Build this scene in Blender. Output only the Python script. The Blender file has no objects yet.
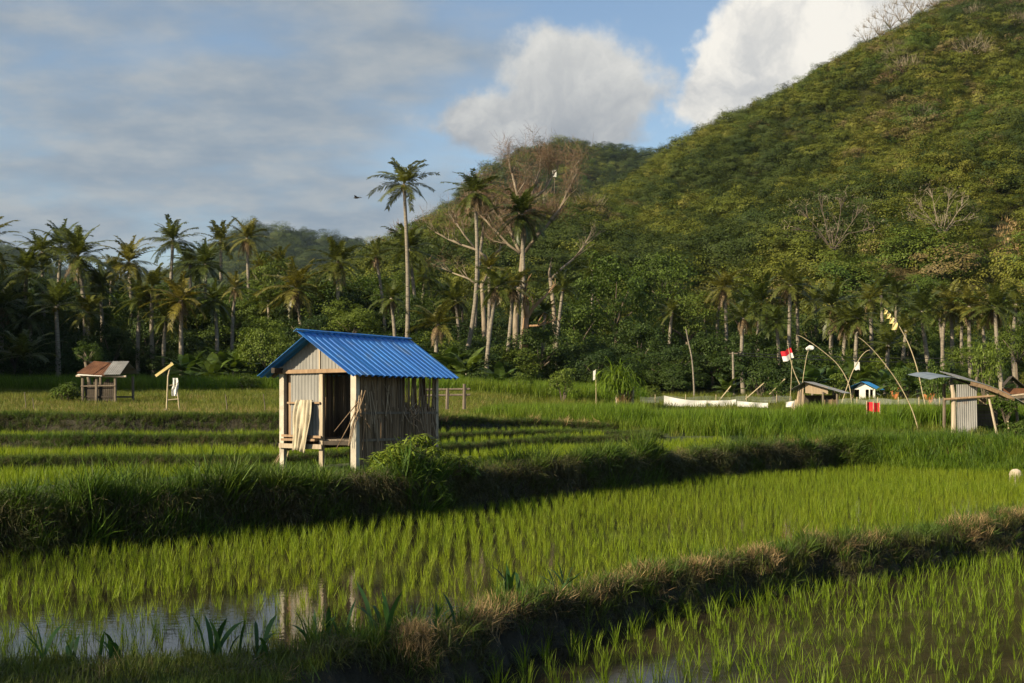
import bpy, math, random
import numpy as np
from mathutils import Vector, Matrix

SC = bpy.context.scene
COL = SC.collection
R = math.radians
F, HY, CX = 1300.0, 400.0, 512.0
RNG = np.random.default_rng(7)
random.seed(7)

def W(px, py, Y):
    """world point on the ray of photo pixel (px,py) at distance Y"""
    return Vector(((px - CX) * Y / F, Y, (HY - py) * Y / F))

# ------------------------------------------------------------------ camera
cam = bpy.data.cameras.new('camera')
camo = bpy.data.objects.new('camera', cam)
COL.objects.link(camo)
camo.location = (0, 0, 0)
camo.rotation_euler = (R(90), 0, 0)
cam.sensor_width = 36.0
cam.lens = F / 1024 * 36
cam.shift_y = (HY - 341.5) / 1024
cam.clip_start = 0.1
cam.clip_end = 20000
SC.camera = camo

# ------------------------------------------------------------------ noise
def _hash(ix, iy, seed):
    h = (ix.astype(np.int64) * 374761393 + iy.astype(np.int64) * 668265263 + seed * 974711) & 0x7fffffff
    h = ((h ^ (h >> 13)) * 1274126177) & 0x7fffffff
    return ((h ^ (h >> 16)) & 0xffff) / 65535.0

def vnoise(x, y, seed=0):
    x = np.asarray(x, float); y = np.asarray(y, float)
    ix, iy = np.floor(x), np.floor(y)
    fx, fy = x - ix, y - iy
    fx = fx * fx * (3 - 2 * fx); fy = fy * fy * (3 - 2 * fy)
    a = _hash(ix, iy, seed); b = _hash(ix + 1, iy, seed)
    c = _hash(ix, iy + 1, seed); d = _hash(ix + 1, iy + 1, seed)
    return (a + (b - a) * fx) * (1 - fy) + (c + (d - c) * fx) * fy

def fbm(x, y, seed=0, octs=4):
    s = 0; a = .5
    for o in range(octs):
        s = s + a * vnoise(x * 2 ** o, y * 2 ** o, seed + o); a *= .5
    return s / (1 - .5 ** octs)

def ss(a, b, t):
    t = np.clip((t - a) / (b - a), 0, 1)
    return t * t * (3 - 2 * t)

# ------------------------------------------------------------------ objects
def setp(o, label=None, cat=None, group=None, kind=None):
    if label: o['label'] = label
    if cat: o['category'] = cat
    if group: o['group'] = group
    if kind: o['kind'] = kind
    return o

def link(name, me, parent=None, mat=None):
    o = bpy.data.objects.new(name, me)
    COL.objects.link(o)
    if parent is not None: o.parent = parent
    if mat is not None and not me.materials: me.materials.append(mat)
    return o

def thing(name, loc, label, cat, group=None, rz=0.0):
    o = bpy.data.objects.new(name, None)
    COL.objects.link(o)
    o.empty_display_size = .2
    o.location = loc; o.rotation_euler = (0, 0, rz)
    return setp(o, label, cat, group)

def np_mesh(name, verts, quads=None, tris=None, mat=None, smooth=False):
    me = bpy.data.meshes.new(name)
    verts = np.asarray(verts, np.float32)
    nq = 0 if quads is None else len(quads); nt = 0 if tris is None else len(tris)
    me.vertices.add(len(verts)); me.vertices.foreach_set('co', verts.ravel())
    loops = []
    starts = []
    if nq:
        loops.append(np.asarray(quads, np.int32).ravel()); starts.append(np.arange(nq) * 4)
    if nt:
        loops.append(np.asarray(tris, np.int32).ravel()); starts.append(nq * 4 + np.arange(nt) * 3)
    loops = np.concatenate(loops); starts = np.concatenate(starts)
    me.loops.add(len(loops)); me.loops.foreach_set('vertex_index', loops.astype(np.int32))
    me.polygons.add(nq + nt); me.polygons.foreach_set('loop_start', starts.astype(np.int32))
    me.polygons.foreach_set('use_smooth', np.full(nq + nt, smooth, dtype=bool))
    me.update(calc_edges=True)
    me.validate()
    if mat is not None: me.materials.append(mat)
    return me

class MB:
    """collects shapes for ONE mesh"""
    def __init__(s): s.v = []; s.f = []
    def add(s, vs, fs):
        n = len(s.v); s.v += [tuple(v) for v in vs]; s.f += [tuple(i + n for i in f) for f in fs]
        return s
    def box(s, x0, x1, y0, y1, z0, z1):
        return s.add([(x0,y0,z0),(x1,y0,z0),(x1,y1,z0),(x0,y1,z0),(x0,y0,z1),(x1,y0,z1),(x1,y1,z1),(x0,y1,z1)],
                     [(0,3,2,1),(4,5,6,7),(0,1,5,4),(1,2,6,5),(2,3,7,6),(3,0,4,7)])
    def beam(s, p, q, w, h=None, up=(0, 0, 1)):
        h = h or w
        p, q = Vector(p), Vector(q); d = (q - p).normalized(); u = Vector(up)
        if abs(d.dot(u)) > .95: u = Vector((0, 1, 0))
        a = d.cross(u).normalized(); b = a.cross(d).normalized()
        vs = []
        for c in (p, q):
            for sx, sy in ((-1,-1),(1,-1),(1,1),(-1,1)):
                vs.append(c + a * sx * w / 2 + b * sy * h / 2)
        return s.add(vs, [(3,2,1,0),(4,5,6,7),(0,1,5,4),(1,2,6,5),(2,3,7,6),(3,0,4,7)])
    def tube(s, pts, rad, n=6, cap=True):
        pts = [Vector(p) for p in pts]
        if not hasattr(rad, '__len__'): rad = [rad] * len(pts)
        vs = []; fs = []
        ref = Vector((.31, .87, .05))
        for i, p in enumerate(pts):
            d = (pts[min(i + 1, len(pts) - 1)] - pts[max(i - 1, 0)])
            if d.length < 1e-9: d = Vector((0, 0, 1))
            d.normalize()
            r_ = ref if abs(d.dot(ref)) < .9 else Vector((.9, 0, .3))
            a = d.cross(r_).normalized(); b = d.cross(a)
            for k in range(n):
                t = 2 * math.pi * k / n
                vs.append(p + (a * math.cos(t) + b * math.sin(t)) * rad[i])
        for i in range(len(pts) - 1):
            for k in range(n):
                fs.append((i*n+k, i*n+(k+1)%n, (i+1)*n+(k+1)%n, (i+1)*n+k))
        if cap:
            fs.append(tuple(range(n))[::-1]); fs.append(tuple((len(pts)-1)*n + k for k in range(n)))
        return s.add(vs, fs)
    def sheet(s, grid, th=.004):
        """grid[i][j] of points -> a thin closed sheet"""
        ni, nj = len(grid), len(grid[0])
        P_ = [[Vector(p) for p in row] for row in grid]
        nn = []
        for i in range(ni):
            for j in range(nj):
                du = P_[min(i+1,ni-1)][j] - P_[max(i-1,0)][j]; dv = P_[i][min(j+1,nj-1)] - P_[i][max(j-1,0)]
                c = du.cross(dv)
                nn.append(c.normalized() if c.length > 1e-12 else Vector((0,0,1)))
        vs = [P_[i][j] for i in range(ni) for j in range(nj)]
        vs += [P_[i][j] - nn[i*nj+j] * th for i in range(ni) for j in range(nj)]
        m = ni * nj; fs = []
        for i in range(ni - 1):
            for j in range(nj - 1):
                a, b, c, d = i*nj+j, (i+1)*nj+j, (i+1)*nj+j+1, i*nj+j+1
                fs.append((a, b, c, d)); fs.append((m+d, m+c, m+b, m+a))
        for i in range(ni - 1):
            a, b = i*nj, (i+1)*nj; fs.append((b, a, m+a, m+b))
            a, b = i*nj+nj-1, (i+1)*nj+nj-1; fs.append((a, b, m+b, m+a))
        for j in range(nj - 1):
            fs.append((j, j+1, m+j+1, m+j)); a = (ni-1)*nj + j; fs.append((a+1, a, m+a, m+a+1))
        return s.add(vs, fs)
    def blob(s, c, r, seed=0, nu=10, nv=7, amp=.15):
        rg = random.Random(seed); vs = []; fs = []
        c = Vector(c); rx, ry, rz = r
        ph = [rg.uniform(0, 6.28) for _ in range(6)]
        for i in range(nv + 1):
            th = math.pi * i / nv
            for k in range(nu):
                t = 2 * math.pi * k / nu
                q = 1 + amp * (math.sin(2*t+ph[0]) * math.sin(th) + .6*math.sin(3*t+ph[1]+2*th) * math.sin(th) + .5*math.cos(3*th+ph[2]))
                vs.append(c + Vector((rx*q*math.sin(th)*math.cos(t), ry*q*math.sin(th)*math.sin(t), rz*q*math.cos(th))))
        for i in range(nv):
            for k in range(nu):
                fs.append((i*nu+k, (i+1)*nu+k, (i+1)*nu+(k+1)%nu, i*nu+(k+1)%nu))
        return s.add(vs, fs)
    def mesh(s, name, mat=None, smooth=False):
        me = bpy.data.meshes.new(name); me.from_pydata([tuple(v) for v in s.v], [], s.f); me.update(); me.validate()
        if smooth: me.polygons.foreach_set('use_smooth', [True] * len(me.polygons))
        if mat: me.materials.append(mat)
        return me
    def build(s, name, mat, parent=None, smooth=False):
        return link(name, s.mesh(name, mat, smooth), parent)

# ------------------------------------------------------------------ materials
def new_mat(name):
    m = bpy.data.materials.new(name); m.use_nodes = True
    nt = m.node_tree; nt.nodes.clear()
    return m, nt, nt.nodes, nt.links

def ramp(nodes, stops, interp='LINEAR'):
    n = nodes.new('ShaderNodeValToRGB'); cr = n.color_ramp; cr.interpolation = interp
    while len(cr.elements) > 1: cr.elements.remove(cr.elements[-1])
    cr.elements[0].position = stops[0][0]; cr.elements[0].color = (*stops[0][1], 1)
    for p, c in stops[1:]:
        e = cr.elements.new(p); e.color = (*c, 1)
    return n

def leaf_mat(name, cols, transl=.35, isl=(.55, 1.45), rough=.55, spec=.25, tint=(1.15, 1.1, .55), pos=0.0):
    """foliage: colour per plant (object random), brightness per leaf (island random)"""
    m, nt, N, L = new_mat(name)
    out = N.new('ShaderNodeOutputMaterial')
    oi = N.new('ShaderNodeObjectInfo'); geo = N.new('ShaderNodeNewGeometry')
    cr = ramp(N, [(i / max(1, len(cols) - 1), c) for i, c in enumerate(cols)])
    if pos > 0:
        no = N.new('ShaderNodeTexNoise'); no.inputs['Scale'].default_value = pos; no.inputs['Detail'].default_value = 3
        L.new(geo.outputs['Position'], no.inputs['Vector'])
        mp = N.new('ShaderNodeMapRange'); mp.inputs[1].default_value = .3; mp.inputs[2].default_value = .7
        L.new(no.outputs['Fac'], mp.inputs[0])
        mx = N.new('ShaderNodeMath'); mx.operation = 'MULTIPLY_ADD'; mx.inputs[1].default_value = .5
        ml = N.new('ShaderNodeMath'); ml.operation = 'MULTIPLY'; ml.inputs[1].default_value = .5
        L.new(mp.outputs[0], ml.inputs[0]); L.new(oi.outputs['Random'], mx.inputs[0]); L.new(ml.outputs[0], mx.inputs[2])
        L.new(mx.outputs[0], cr.inputs['Fac'])
    else:
        L.new(oi.outputs['Random'], cr.inputs['Fac'])
    mr = N.new('ShaderNodeMapRange'); mr.inputs[3].default_value = isl[0]; mr.inputs[4].default_value = isl[1]
    L.new(geo.outputs['Random Per Island'], mr.inputs[0])
    mul = N.new('ShaderNodeVectorMath'); mul.operation = 'SCALE'
    L.new(cr.outputs['Color'], mul.inputs[0]); L.new(mr.outputs[0], mul.inputs['Scale'])
    p = N.new('ShaderNodeBsdfPrincipled'); p.inputs['Roughness'].default_value = rough
    p.inputs['Specular IOR Level'].default_value = spec
    L.new(mul.outputs[0], p.inputs['Base Color'])
    if transl > 0:
        tr = N.new('ShaderNodeBsdfTranslucent')
        tm = N.new('ShaderNodeVectorMath'); tm.operation = 'MULTIPLY'; tm.inputs[1].default_value = tint
        L.new(mul.outputs[0], tm.inputs[0]); L.new(tm.outputs[0], tr.inputs['Color'])
        ms = N.new('ShaderNodeMixShader'); ms.inputs[0].default_value = transl
        L.new(p.outputs[0], ms.inputs[1]); L.new(tr.outputs[0], ms.inputs[2]); L.new(ms.outputs[0], out.inputs[0])
    else:
        L.new(p.outputs[0], out.inputs[0])
    return m

def surf_mat(name, stops, scale=4.0, detail=5, stretch=(1, 1, 1), rough=.8, spec=.3, metal=0.0, bump=.2, bscale=None, coord='Object', rand=0.0, dirt=None):
    """weathered surface: noise driven colour ramp, bump"""
    m, nt, N, L = new_mat(name)
    out = N.new('ShaderNodeOutputMaterial'); p = N.new('ShaderNodeBsdfPrincipled')
    tc = N.new('ShaderNodeTexCoord'); mp = N.new('ShaderNodeMapping'); mp.inputs['Scale'].default_value = stretch
    L.new(tc.outputs[coord], mp.inputs['Vector'])
    no = N.new('ShaderNodeTexNoise'); no.inputs['Scale'].default_value = scale; no.inputs['Detail'].default_value = detail
    no.inputs['Roughness'].default_value = .62
    L.new(mp.outputs[0], no.inputs['Vector'])
    cr = ramp(N, stops); L.new(no.outputs['Fac'], cr.inputs['Fac'])
    col = cr.outputs['Color']
    if rand > 0:
        oi = N.new('ShaderNodeNewGeometry')
        mr = N.new('ShaderNodeMapRange'); mr.inputs[3].default_value = 1 - rand; mr.inputs[4].default_value = 1 + rand
        L.new(oi.outputs['Random Per Island'], mr.inputs[0])
        sc = N.new('ShaderNodeVectorMath'); sc.operation = 'SCALE'
        L.new(col, sc.inputs[0]); L.new(mr.outputs[0], sc.inputs['Scale']); col = sc.outputs[0]
    if dirt:
        n2 = N.new('ShaderNodeTexNoise'); n2.inputs['Scale'].default_value = dirt[1]; n2.inputs['Detail'].default_value = 6
        L.new(tc.outputs[coord], n2.inputs['Vector'])
        m2 = N.new('ShaderNodeMapRange'); m2.inputs[1].default_value = dirt[2]; m2.inputs[2].default_value = dirt[2] + .18
        L.new(n2.outputs['Fac'], m2.inputs[0])
        mx = N.new('ShaderNodeMix'); mx.data_type = 'RGBA'; mx.inputs['B'].default_value = (*dirt[0], 1)
        L.new(m2.outputs[0], mx.inputs['Factor']); L.new(col, mx.inputs['A']); col = mx.outputs['Result']
    L.new(col, p.inputs['Base Color'])
    p.inputs['Roughness'].default_value = rough; p.inputs['Specular IOR Level'].default_value = spec; p.inputs['Metallic'].default_value = metal
    if bump > 0:
        b = N.new('ShaderNodeBump'); b.inputs['Strength'].default_value = bump; b.inputs['Distance'].default_value = .05
        nb = N.new('ShaderNodeTexNoise'); nb.inputs['Scale'].default_value = bscale or scale * 3; nb.inputs['Detail'].default_value = 4
        L.new(mp.outputs[0], nb.inputs['Vector']); L.new(nb.outputs['Fac'], b.inputs['Height']); L.new(b.outputs[0], p.inputs['Normal'])
    L.new(p.outputs[0], out.inputs[0])
    return m

M = {}
M['rice'] = leaf_mat('rice_leaf', [(.138,.22,.009), (.185,.25,.011), (.23,.27,.015)], .45, (.6, 1.35), pos=.12)
M['rice_old'] = leaf_mat('rice_leaf_deep', [(.115,.19,.009), (.17,.23,.012)], .45, (.6, 1.35), pos=.15)
M['grass'] = leaf_mat('long_grass_leaf', [(.045,.09,.012), (.075,.13,.016), (.12,.15,.022)], .35, (.5, 1.5), pos=.25)
M['turf'] = leaf_mat('turf_leaf', [(.05,.085,.012), (.09,.12,.018), (.14,.145,.03)], .3, (.5, 1.5), pos=.5)
M['tall'] = leaf_mat('tall_grass_leaf', [(.075,.15,.009), (.115,.185,.012), (.17,.21,.018)], .4, (.5, 1.4), pos=.2)
M['meadow'] = leaf_mat('yellowing_meadow_leaf', [(.085,.135,.014), (.14,.165,.02), (.20,.185,.04)], .35, (.5, 1.4), pos=.22)
M['straw'] = leaf_mat('straw', [(.30,.20,.09), (.40,.28,.13), (.25,.17,.08)], .2, (.5, 1.3), pos=.6, tint=(1.1, .9, .6))
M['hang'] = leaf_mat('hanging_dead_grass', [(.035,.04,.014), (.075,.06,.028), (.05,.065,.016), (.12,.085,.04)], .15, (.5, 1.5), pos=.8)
M['weed'] = leaf_mat('broad_weed_leaf', [(.025,.07,.018), (.035,.085,.02)], .3, (.7, 1.3))
M['bush'] = leaf_mat('bush_leaf', [(.15,.20,.02)], .35, (.5, 1.5))
M['palm'] = leaf_mat('palm_leaflet', [(.06,.08,.015), (.085,.10,.018), (.14,.13,.025)], .35, (.5, 1.5), rough=.4, spec=.4)
M['palm_yellow'] = leaf_mat('palm_leaflet_yellow', [(.15,.13,.02), (.17,.13,.025)], .3, (.5, 1.4), rough=.45)
M['palm_dry'] = leaf_mat('palm_leaflet_dry', [(.16,.11,.055), (.2,.14,.07)], .15, (.5, 1.3), tint=(1, .9, .6))
M['tree_dark'] = leaf_mat('tree_leaf_dark', [(.028,.052,.010), (.05,.08,.012)], .25, (.6, 1.4))
M['tree_mid'] = leaf_mat('tree_leaf_mid', [(.06,.10,.012), (.095,.13,.015)], .28, (.6, 1.4))
M['tree_light'] = leaf_mat('tree_leaf_light', [(.10,.145,.018), (.12,.16,.02)], .32, (.6, 1.4))
M['banana'] = leaf_mat('banana_leaf', [(.05,.09,.018), (.08,.115,.02)], .35, (.6, 1.4), rough=.4, spec=.4)
M['hillA'] = leaf_mat('hill_leaf_dark', [(.032,.052,.007), (.058,.077,.009)], .2, (.75, 1.25))
M['hillB'] = leaf_mat('hill_leaf_olive', [(.088,.110,.010), (.125,.135,.013)], .2, (.75, 1.25))
M['hillC'] = leaf_mat('hill_leaf_yellow', [(.135,.14,.016), (.165,.155,.024)], .2, (.75, 1.25))
M['hillD'] = leaf_mat('hill_leaf_brown', [(.12,.09,.03), (.16,.125,.045)], .1, (.5, 1.4), tint=(1, .9, .7))
M['hillE'] = leaf_mat('hill_leaf_far', [(.025,.045,.016), (.04,.06,.02)], .15, (.5, 1.5))
M['twig'] = leaf_mat('dry_twigs', [(.17,.10,.055), (.15,.095,.055)], 0, (.6, 1.3))
M['twig_grey'] = leaf_mat('grey_twigs', [(.19,.155,.10), (.23,.19,.13)], 0, (.6, 1.3))
M['bark_palm'] = surf_mat('palm_bark', [(.3,(.13,.11,.085)), (.6,(.25,.215,.165)), (.8,(.3,.26,.2))], 3, stretch=(1,1,4), rough=.9, bump=.4)
M['bark'] = surf_mat('brown_bark', [(.3,(.07,.055,.04)), (.7,(.17,.135,.095))], 4, stretch=(1,1,.4), rough=.9, bump=.5)
M['bark_pale'] = surf_mat('pale_bark', [(.3,(.16,.125,.085)), (.55,(.26,.21,.15)), (.75,(.33,.27,.20))], 3, stretch=(1,1,.5), rough=.85, bump=.3)
M['bark_orange'] = surf_mat('ochre_bark', [(.3,(.22,.13,.07)), (.7,(.38,.24,.13))], 3, stretch=(1,1,.5), rough=.9, bump=.4)
M['timber'] = surf_mat('weathered_timber', [(.3,(.27,.215,.15)), (.55,(.41,.335,.24)), (.75,(.52,.44,.325))], 3, stretch=(6,6,.5), rough=.8, bump=.25, rand=.12)
M['timber_red'] = surf_mat('reddish_timber', [(.3,(.20,.125,.07)), (.7,(.36,.245,.15))], 3, stretch=(6,6,.6), rough=.8, bump=.25, rand=.15)
M['timber_grey'] = surf_mat('grey_timber', [(.3,(.09,.07,.05)), (.7,(.2,.16,.115))], 3, stretch=(6,6,.6), rough=.85, bump=.3, rand=.25)
M['concrete'] = surf_mat('pale_post', [(.3,(.36,.32,.25)), (.7,(.53,.48,.385))], 5, stretch=(1,1,.6), rough=.85, bump=.25, dirt=((.2,.17,.11), 3.0, .58))
M['zinc'] = surf_mat('weathered_corrugated_iron', [(.3,(.185,.18,.165)), (.6,(.275,.265,.245)), (.8,(.35,.335,.305))], 2.5, stretch=(1,1,.35), rough=.6, spec=.4, metal=.15, bump=.05, dirt=((.22,.14,.08), 2.2, .60))
M['blue_roof'] = surf_mat('blue_painted_sheet', [(.3,(.012,.13,.45)), (.7,(.020,.20,.58))], 1.5, stretch=(1,.6,1), rough=.38, spec=.5, bump=.03, dirt=((.06,.15,.32), 3.0, .54))
M['rust'] = surf_mat('rusted_sheet', [(.3,(.08,.035,.018)), (.55,(.15,.065,.03)), (.8,(.22,.12,.065))], 3, stretch=(1,.5,1), rough=.8, bump=.1)
M['grey_sheet'] = surf_mat('grey_sheet', [(.3,(.17,.17,.165)), (.7,(.28,.28,.275))], 2.5, rough=.6, spec=.4, bump=.05, dirt=((.16,.1,.06), 2.0, .62))
M['bluegrey_sheet'] = surf_mat('blue_grey_sheet', [(.3,(.13,.16,.19)), (.7,(.20,.235,.265))], 2.0, rough=.55, bump=.05)
M['reed'] = surf_mat('dry_reed', [(.3,(.10,.065,.035)), (.55,(.20,.135,.08)), (.8,(.30,.21,.13))], 2, stretch=(10,10,.8), rough=.9, bump=.3, rand=.45)
M['reed_light'] = surf_mat('pale_dry_reed', [(.3,(.27,.20,.13)), (.8,(.42,.32,.21))], 2, stretch=(10,10,.8), rough=.9, bump=.2, rand=.3)
M['cloth'] = surf_mat('cream_cloth', [(.3,(.40,.345,.24)), (.7,(.54,.475,.345))], 3, rough=.95, spec=.1, bump=.1)
M['white_cloth'] = surf_mat('white_cloth', [(.3,(.62,.60,.54)), (.7,(.76,.74,.68))], 3, rough=.9, spec=.1, bump=.1)
M['white_wall'] = surf_mat('whitewash', [(.3,(.58,.56,.5)), (.7,(.72,.70,.64))], 3, rough=.9, bump=.1)
M['red_cloth'] = surf_mat('red_cloth', [(.3,(.5,.02,.03)), (.7,(.62,.035,.045))], 3, rough=.9, spec=.1, bump=.1)
M['yellow_cloth'] = surf_mat('yellow_woven_leaf', [(.3,(.55,.42,.14)), (.7,(.72,.6,.28))], 6, rough=.9, bump=.1)
M['bamboo'] = surf_mat('dry_bamboo', [(.3,(.34,.27,.15)), (.7,(.5,.41,.25))], 4, rough=.6, bump=.1)
M['dark'] = surf_mat('dark_timber', [(.3,(.03,.024,.018)), (.7,(.07,.055,.04))], 3, rough=.9, bump=.2)
M['orange_leaf'] = surf_mat('rust_dry_leaf', [(.3,(.42,.13,.04)), (.7,(.55,.22,.08))], 4, rough=.9, bump=.1)
M['stone'] = surf_mat('pale_stone', [(.3,(.4,.33,.24)), (.7,(.55,.47,.36))], 4, rough=.9, bump=.4)
M['cable'] = surf_mat('black_cable', [(.3,(.02,.02,.02)), (.7,(.05,.05,.05))], 4, rough=.6, bump=0)
M['feather'] = surf_mat('dark_feather', [(.3,(.02,.018,.016)), (.7,(.05,.045,.04))], 9, rough=.8, bump=0)
# ------------------------------------------------------------------ light and sky
SUN_DIR = Vector((-.80, -.60, 0)).normalized()
SUN_EL = R(27)
to_sun = Vector((SUN_DIR.x * math.cos(SUN_EL), SUN_DIR.y * math.cos(SUN_EL), math.sin(SUN_EL)))
sun = bpy.data.lights.new('sun', 'SUN'); sun.energy = 5.0; sun.angle = R(.5); sun.color = (1.0, .85, .60)
suno = bpy.data.objects.new('sun', sun); COL.objects.link(suno)
suno.rotation_euler = (-to_sun).to_track_quat('-Z', 'Y').to_euler()
suno.location = (0, 0, 60)

wd = bpy.data.worlds.new('World'); SC.world = wd; wd.use_nodes = True
nt = wd.node_tree; N, L = nt.nodes, nt.links; N.clear()
wo = N.new('ShaderNodeOutputWorld')
sky = N.new('ShaderNodeTexSky'); sky.sky_type = 'NISHITA'; sky.sun_disc = False
sky.sun_elevation = SUN_EL; sky.sun_rotation = math.atan2(to_sun.x, to_sun.y)
sky.air_density = 1.0; sky.dust_density = .6; sky.ozone_density = 1.5
bgs = N.new('ShaderNodeBackground'); bgs.inputs['Strength'].default_value = .082
L.new(sky.outputs[0], bgs.inputs['Color'])

def vmath(op, a, b=None, c=None):
    n = N.new('ShaderNodeVectorMath'); n.operation = op
    for i, x in enumerate((a, b, c)):
        if x is None: continue
        if hasattr(x, 'is_linked'): L.new(x, n.inputs[i])
        else: n.inputs[i].default_value = x
    return n
def fmath(op, a, b=None, c=None, clamp=False):
    n = N.new('ShaderNodeMath'); n.operation = op; n.use_clamp = clamp
    for i, x in enumerate((a, b, c)):
        if x is None: continue
        if hasattr(x, 'is_linked'): L.new(x, n.inputs[i])
        else: n.inputs[i].default_value = x
    return n.outputs[0]
def mrange(v, a, b, c=0.0, d=1.0, kind='SMOOTHSTEP'):
    n = N.new('ShaderNodeMapRange'); n.interpolation_type = kind
    L.new(v, n.inputs[0])
    for i, x in enumerate((a, b, c, d)): n.inputs[i + 1].default_value = x
    return n.outputs[0]
def noise(vec, scale, detail=6, rough=.55):
    n = N.new('ShaderNodeTexNoise'); n.inputs['Scale'].default_value = scale
    n.inputs['Detail'].default_value = detail; n.inputs['Roughness'].default_value = rough
    L.new(vec, n.inputs['Vector']); return n
def mixc(f, a, b):
    n = N.new('ShaderNodeMix'); n.data_type = 'RGBA'; L.new(f, n.inputs['Factor'])
    for k, x in (('A', a), ('B', b)):
        if hasattr(x, 'is_linked'): L.new(x, n.inputs[k])
        else: n.inputs[k].default_value = (*x, 1)
    return n.outputs['Result']

tc = N.new('ShaderNodeTexCoord')
dirv = vmath('NORMALIZE', tc.outputs['Generated']).outputs[0]
# cumulus banks: direction blobs warped by fractal noise
wn = noise(dirv, 9.0, 7, .58)
wsub = vmath('SUBTRACT', wn.outputs['Color'], (.5, .5, .5)).outputs[0]
wv = vmath('MULTIPLY_ADD', wsub, (.10, .10, .10), dirv).outputs[0]
def blob_field(blobs):
    acc = None
    for (px, py, rx, ry) in blobs:
        c = W(px, py, 100).normalized()
        d = vmath('SUBTRACT', wv, tuple(c)).outputs[0]
        d = vmath('MULTIPLY', d, (F / rx, F / rx, F / ry)).outputs[0]
        ln = N.new('ShaderNodeVectorMath'); ln.operation = 'LENGTH'; L.new(d, ln.inputs[0])
        v = fmath('SUBTRACT', 1.0, ln.outputs['Value'])
        acc = v if acc is None else fmath('SMOOTH_MAX', acc, v, .35)
    return acc
cum = blob_field([(775, 62, 82, 74), (840, 30, 80, 62), (722, 78, 44, 55), (900, 60, 60, 45), (765, 110, 95, 40), (955, 40, 60, 60), (1080, 40, 80, 60)])
cumn = noise(dirv, 26.0, 8, .6)
cumf = fmath('MULTIPLY_ADD', fmath('SUBTRACT', cumn.outputs['Fac'], .5), .9, cum)
cmask = mrange(cumf, -.05, .26)
cum2 = blob_field([(572, 95, 95, 60), (480, 110, 60, 38), (610, 118, 58, 44), (535, 125, 110, 40)])
cumf2 = fmath('MULTIPLY_ADD', fmath('SUBTRACT', cumn.outputs['Fac'], .5), .9, cum2)
cmask2 = mrange(cumf2, -.12, .30)
# lit side of a cloud: compare the field with the field shifted away from the sun
sep = N.new('ShaderNodeSeparateXYZ'); L.new(dirv, sep.inputs[0])
bil = noise(vmath('ADD', wv, (-.012, 0, .012)).outputs[0], 17.0, 7, .6)
light1 = fmath('ADD', mrange(bil.outputs['Fac'], .32, .66, 0, .75), mrange(sep.outputs['Z'], .17, .31, 0, .5), clamp=True)
c1 = mixc(light1, (.46, .48, .51), (.95, .91, .83))
light2 = fmath('ADD', mrange(bil.outputs['Fac'], .3, .72, 0, .55), mrange(sep.outputs['Z'], .17, .27, -.1, .5), clamp=True)
c2 = mixc(light2, (.34, .37, .41), (.80, .785, .74))
# broken grey layer: noise on a flat cloud deck high above the ground
zc = fmath('MAXIMUM', sep.outputs['Z'], .03)
zz = fmath('ADD', zc, .18)
comb = N.new('ShaderNodeCombineXYZ')
L.new(fmath('DIVIDE', sep.outputs['X'], zz), comb.inputs[0]); L.new(fmath('DIVIDE', sep.outputs['Y'], zz), comb.inputs[1])
dk = noise(vmath('MULTIPLY', comb.outputs[0], (1.0, 1.25, 1)).outputs[0], 1.7, 6, .5)
dk2 = noise(comb.outputs[0], 6.0, 6, .6)
# clearer towards the right of the view (north east)
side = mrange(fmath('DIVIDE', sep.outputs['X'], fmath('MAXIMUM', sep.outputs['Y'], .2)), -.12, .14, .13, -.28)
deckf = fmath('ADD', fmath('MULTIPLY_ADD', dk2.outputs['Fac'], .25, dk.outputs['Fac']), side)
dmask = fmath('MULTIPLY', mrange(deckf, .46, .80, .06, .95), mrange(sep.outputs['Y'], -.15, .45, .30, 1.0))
dcol = mixc(mrange(dk2.outputs['Fac'], .30, .75), (.27, .335, .41), (.43, .46, .48))
skyc = sky.outputs[0]
bgd = N.new('ShaderNodeBackground'); L.new(dcol, bgd.inputs['Color'])
bg1 = N.new('ShaderNodeBackground'); L.new(c1, bg1.inputs['Color'])
bg2 = N.new('ShaderNodeBackground'); L.new(c2, bg2.inputs['Color'])
CLOUD_GAIN = .60
for b in (bgd, bg1, bg2): b.inputs['Strength'].default_value = CLOUD_GAIN
def mixs(f, a, b):
    n = N.new('ShaderNodeMixShader'); L.new(f, n.inputs[0]); L.new(a.outputs[0], n.inputs[1]); L.new(b.outputs[0], n.inputs[2]); return n
front = mrange(sep.outputs['Y'], .0, .25)
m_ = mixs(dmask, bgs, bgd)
m_ = mixs(fmath('MULTIPLY', cmask2, front), m_, bg2)
m_ = mixs(fmath('MULTIPLY', cmask, front), m_, bg1)
L.new(m_.outputs[0], wo.inputs[0])

SC.view_settings.view_transform = 'Standard'; SC.view_settings.look = 'None'
SC.view_settings.gamma = 1; SC.view_settings.exposure = 0.76
SC.view_settings.use_curve_mapping = False
SC.render.engine = 'CYCLES'
SC.cycles.volume_step_rate = 4
SC.cycles.max_bounces = 5; SC.cycles.diffuse_bounces = 1; SC.cycles.glossy_bounces = 2
SC.cycles.transmission_bounces = 2; SC.cycles.transparent_max_bounces = 6; SC.cycles.volume_bounces = 0
SC.cycles.use_denoising = True
SC.cycles.caustics_reflective = False; SC.cycles.caustics_refractive = False

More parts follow.
